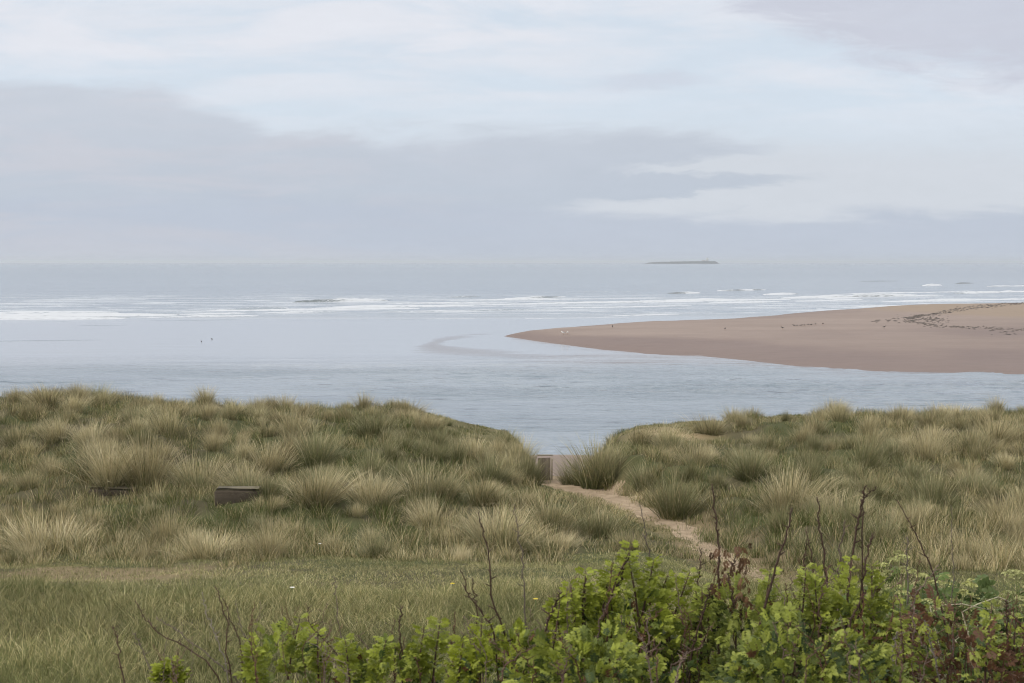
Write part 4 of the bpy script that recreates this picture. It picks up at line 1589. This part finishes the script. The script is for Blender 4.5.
mA = n.math("MULTIPLY", n.step(n.math("SUBTRACT", Yn, topA), -0.02, 0.07), n.step(n.math("SUBTRACT", botR, n.math("MULTIPLY_ADD", Ad, 1.25, 0.5)), -0.035, 0.06))
mL = n.step(n.math("SUBTRACT", Yn, low), -0.03, 0.04)
mT = n.math("MULTIPLY", n.step(n.math("ADD", n.math("SUBTRACT", topT, Yn), n.math("MULTIPLY_ADD", nz2, .30, -.15)), -0.03, 0.15), n.step(Xn, .64, .70))

K = 6.5  # colours below are radiances; the Background strength is 0.1
c_ = lambda r, g, b, k=1.0: tuple(v * K * k for v in lin(r, g, b))
base = n.mix(0.92, sky.outputs[0], c_(215, 226, 238))
# thin bright veil, strongest upper left
veil = n.math("MULTIPLY", n.step(nz1, .36, .60), n.step(Yn, .30, .16))
veil2 = n.math("MULTIPLY", n.step(n.noise(n.scaled(comb, (4.0, 30.0, 1.0)), 1.0, 6.0, .6, .4), .40, .62), .75)
base = n.mix(n.math("MAXIMUM", n.math("MULTIPLY", veil, n.step(Xn, .75, .5)), n.math("MULTIPLY", veil2, n.step(Yn, .62, .25))), base, c_(228, 231, 239))
# pale grey layer lower right
base = n.mix(n.math("MULTIPLY", n.step(Yn, .42, .66), .85), base, c_(211, 216, 224))
col = n.mix(n.math("MULTIPLY", mT, n.math("MULTIPLY_ADD", nz2, .5, .66)), base, c_(203, 207, 220))
shadeA = n.mix(n.step(Yn, .32, .85), c_(200, 206, 217), c_(188, 198, 212))
streak = n.math("MULTIPLY", n.step(n.noise(n.scaled(comb, (5.0, 42.0, 1.0)), 1.0, 7.0, .62, .5), .44, .64), n.step(Xn, .62, .15))
shadeA = n.mix(n.math("MULTIPLY", streak, .6), shadeA, c_(206, 206, 215))
sx = n.math("SUBTRACT", Xn, .635)
sy = n.math("SUBTRACT", n.math("ADD", Yn, n.math("MULTIPLY_ADD", nz2, .06, -.03)), ypx(85))
wisp = n.math("MULTIPLY", n.step(n.math("ABSOLUTE", sx), .075, .02), n.step(n.math("ABSOLUTE", sy), .034, .006))
col = n.mix(n.math("MULTIPLY", wisp, .5), col, c_(207, 211, 224))
col = n.mix(n.math("MULTIPLY", mA, .86), col, shadeA)
col = n.mix(n.math("MULTIPLY", mL, .9), col, n.mix(n.math("MULTIPLY", streak, .5), c_(190, 199, 214), c_(204, 204, 212)))
nz3 = n.noise(n.scaled(comb, (30.0, 110.0, 1.0)), 1.0, 8.0, .68, .6)
col = n("ShaderNodeHueSaturation", {"Color": col, "Value": n.math("ADD", n.math("MULTIPLY_ADD", nz3, .07, -.035), n.math("MULTIPLY_ADD", nz1, .08, .96))}).outputs[0]
# the rest of the sky (above and behind): broken cloud brightened to light the land
zz = n.math("ADD", n.math("MAXIMUM", dz, 0.0), 0.12)
pl = n("ShaderNodeCombineXYZ", {0: n.math("DIVIDE", dx, zz), 1: n.math("DIVIDE", dy, zz), 2: 0.0}).outputs[0]
cl = n.step(n.noise(pl, .55, 6.0, .6, .3), .30, .52)
over = n.mix(cl, n.mix(.6, sky.outputs[0], c_(210, 222, 235, 1.15)), c_(228, 226, 226, 1.45))
front = n.math("MULTIPLY", n.step(dy, .25, .5), n.step(E_, .26, .34, 1.0, 0.0))
col = n.mix(front, over, col)
bg = n("ShaderNodeBackground", {"Color": col, "Strength": 0.1})
wo = n("ShaderNodeOutputWorld")
nt.links.new(bg.outputs[0], wo.inputs["Surface"])

# ------------------------------------------------------------------ sun behind thin cloud
sl = bpy.data.lights.new("sun", "SUN")
sl.energy = 1.5
sl.angle = R(10)
sl.color = (1.0, .93, .81)
so = bpy.data.objects.new("sun", sl)
COL.objects.link(so)
sd = Vector((math.sin(SUN_AZ) * math.cos(SUN_EL), math.cos(SUN_AZ) * math.cos(SUN_EL), math.sin(SUN_EL)))
so.rotation_euler = (-sd).to_track_quat("-Z", "Y").to_euler()

# ------------------------------------------------------------------ camera
cd = bpy.data.cameras.new("camera")
cd.lens = 45.0
cd.sensor_width = 36.0
cd.clip_start = 0.05
cd.clip_end = 200000.0
cd.dof.use_dof = True
cd.dof.focus_distance = 27.0
cd.dof.aperture_fstop = 8.0
co = bpy.data.objects.new("camera", cd)
COL.objects.link(co)
co.location = (0, 0, EYE)
co.rotation_euler = (math.pi / 2 - PITCH, 0, 0)
SC.camera = co

SC.render.engine = "CYCLES"
SC.cycles.use_denoising = True
SC.cycles.denoiser = 'OPENIMAGEDENOISE'
SC.cycles.denoising_input_passes = 'RGB_ALBEDO_NORMAL'
SC.cycles.denoising_prefilter = 'ACCURATE'
SC.cycles.filter_width = 1.0
SC.cycles.max_bounces = 5
SC.cycles.transparent_max_bounces = 8
SC.cycles.volume_bounces = 0
SC.cycles.caustics_reflective = False
SC.cycles.caustics_refractive = False
vs = SC.view_settings
vs.view_transform = "Standard"
vs.look = "None"
vs.exposure = 0.62
vs.gamma = 1.0
vs.use_curve_mapping = False
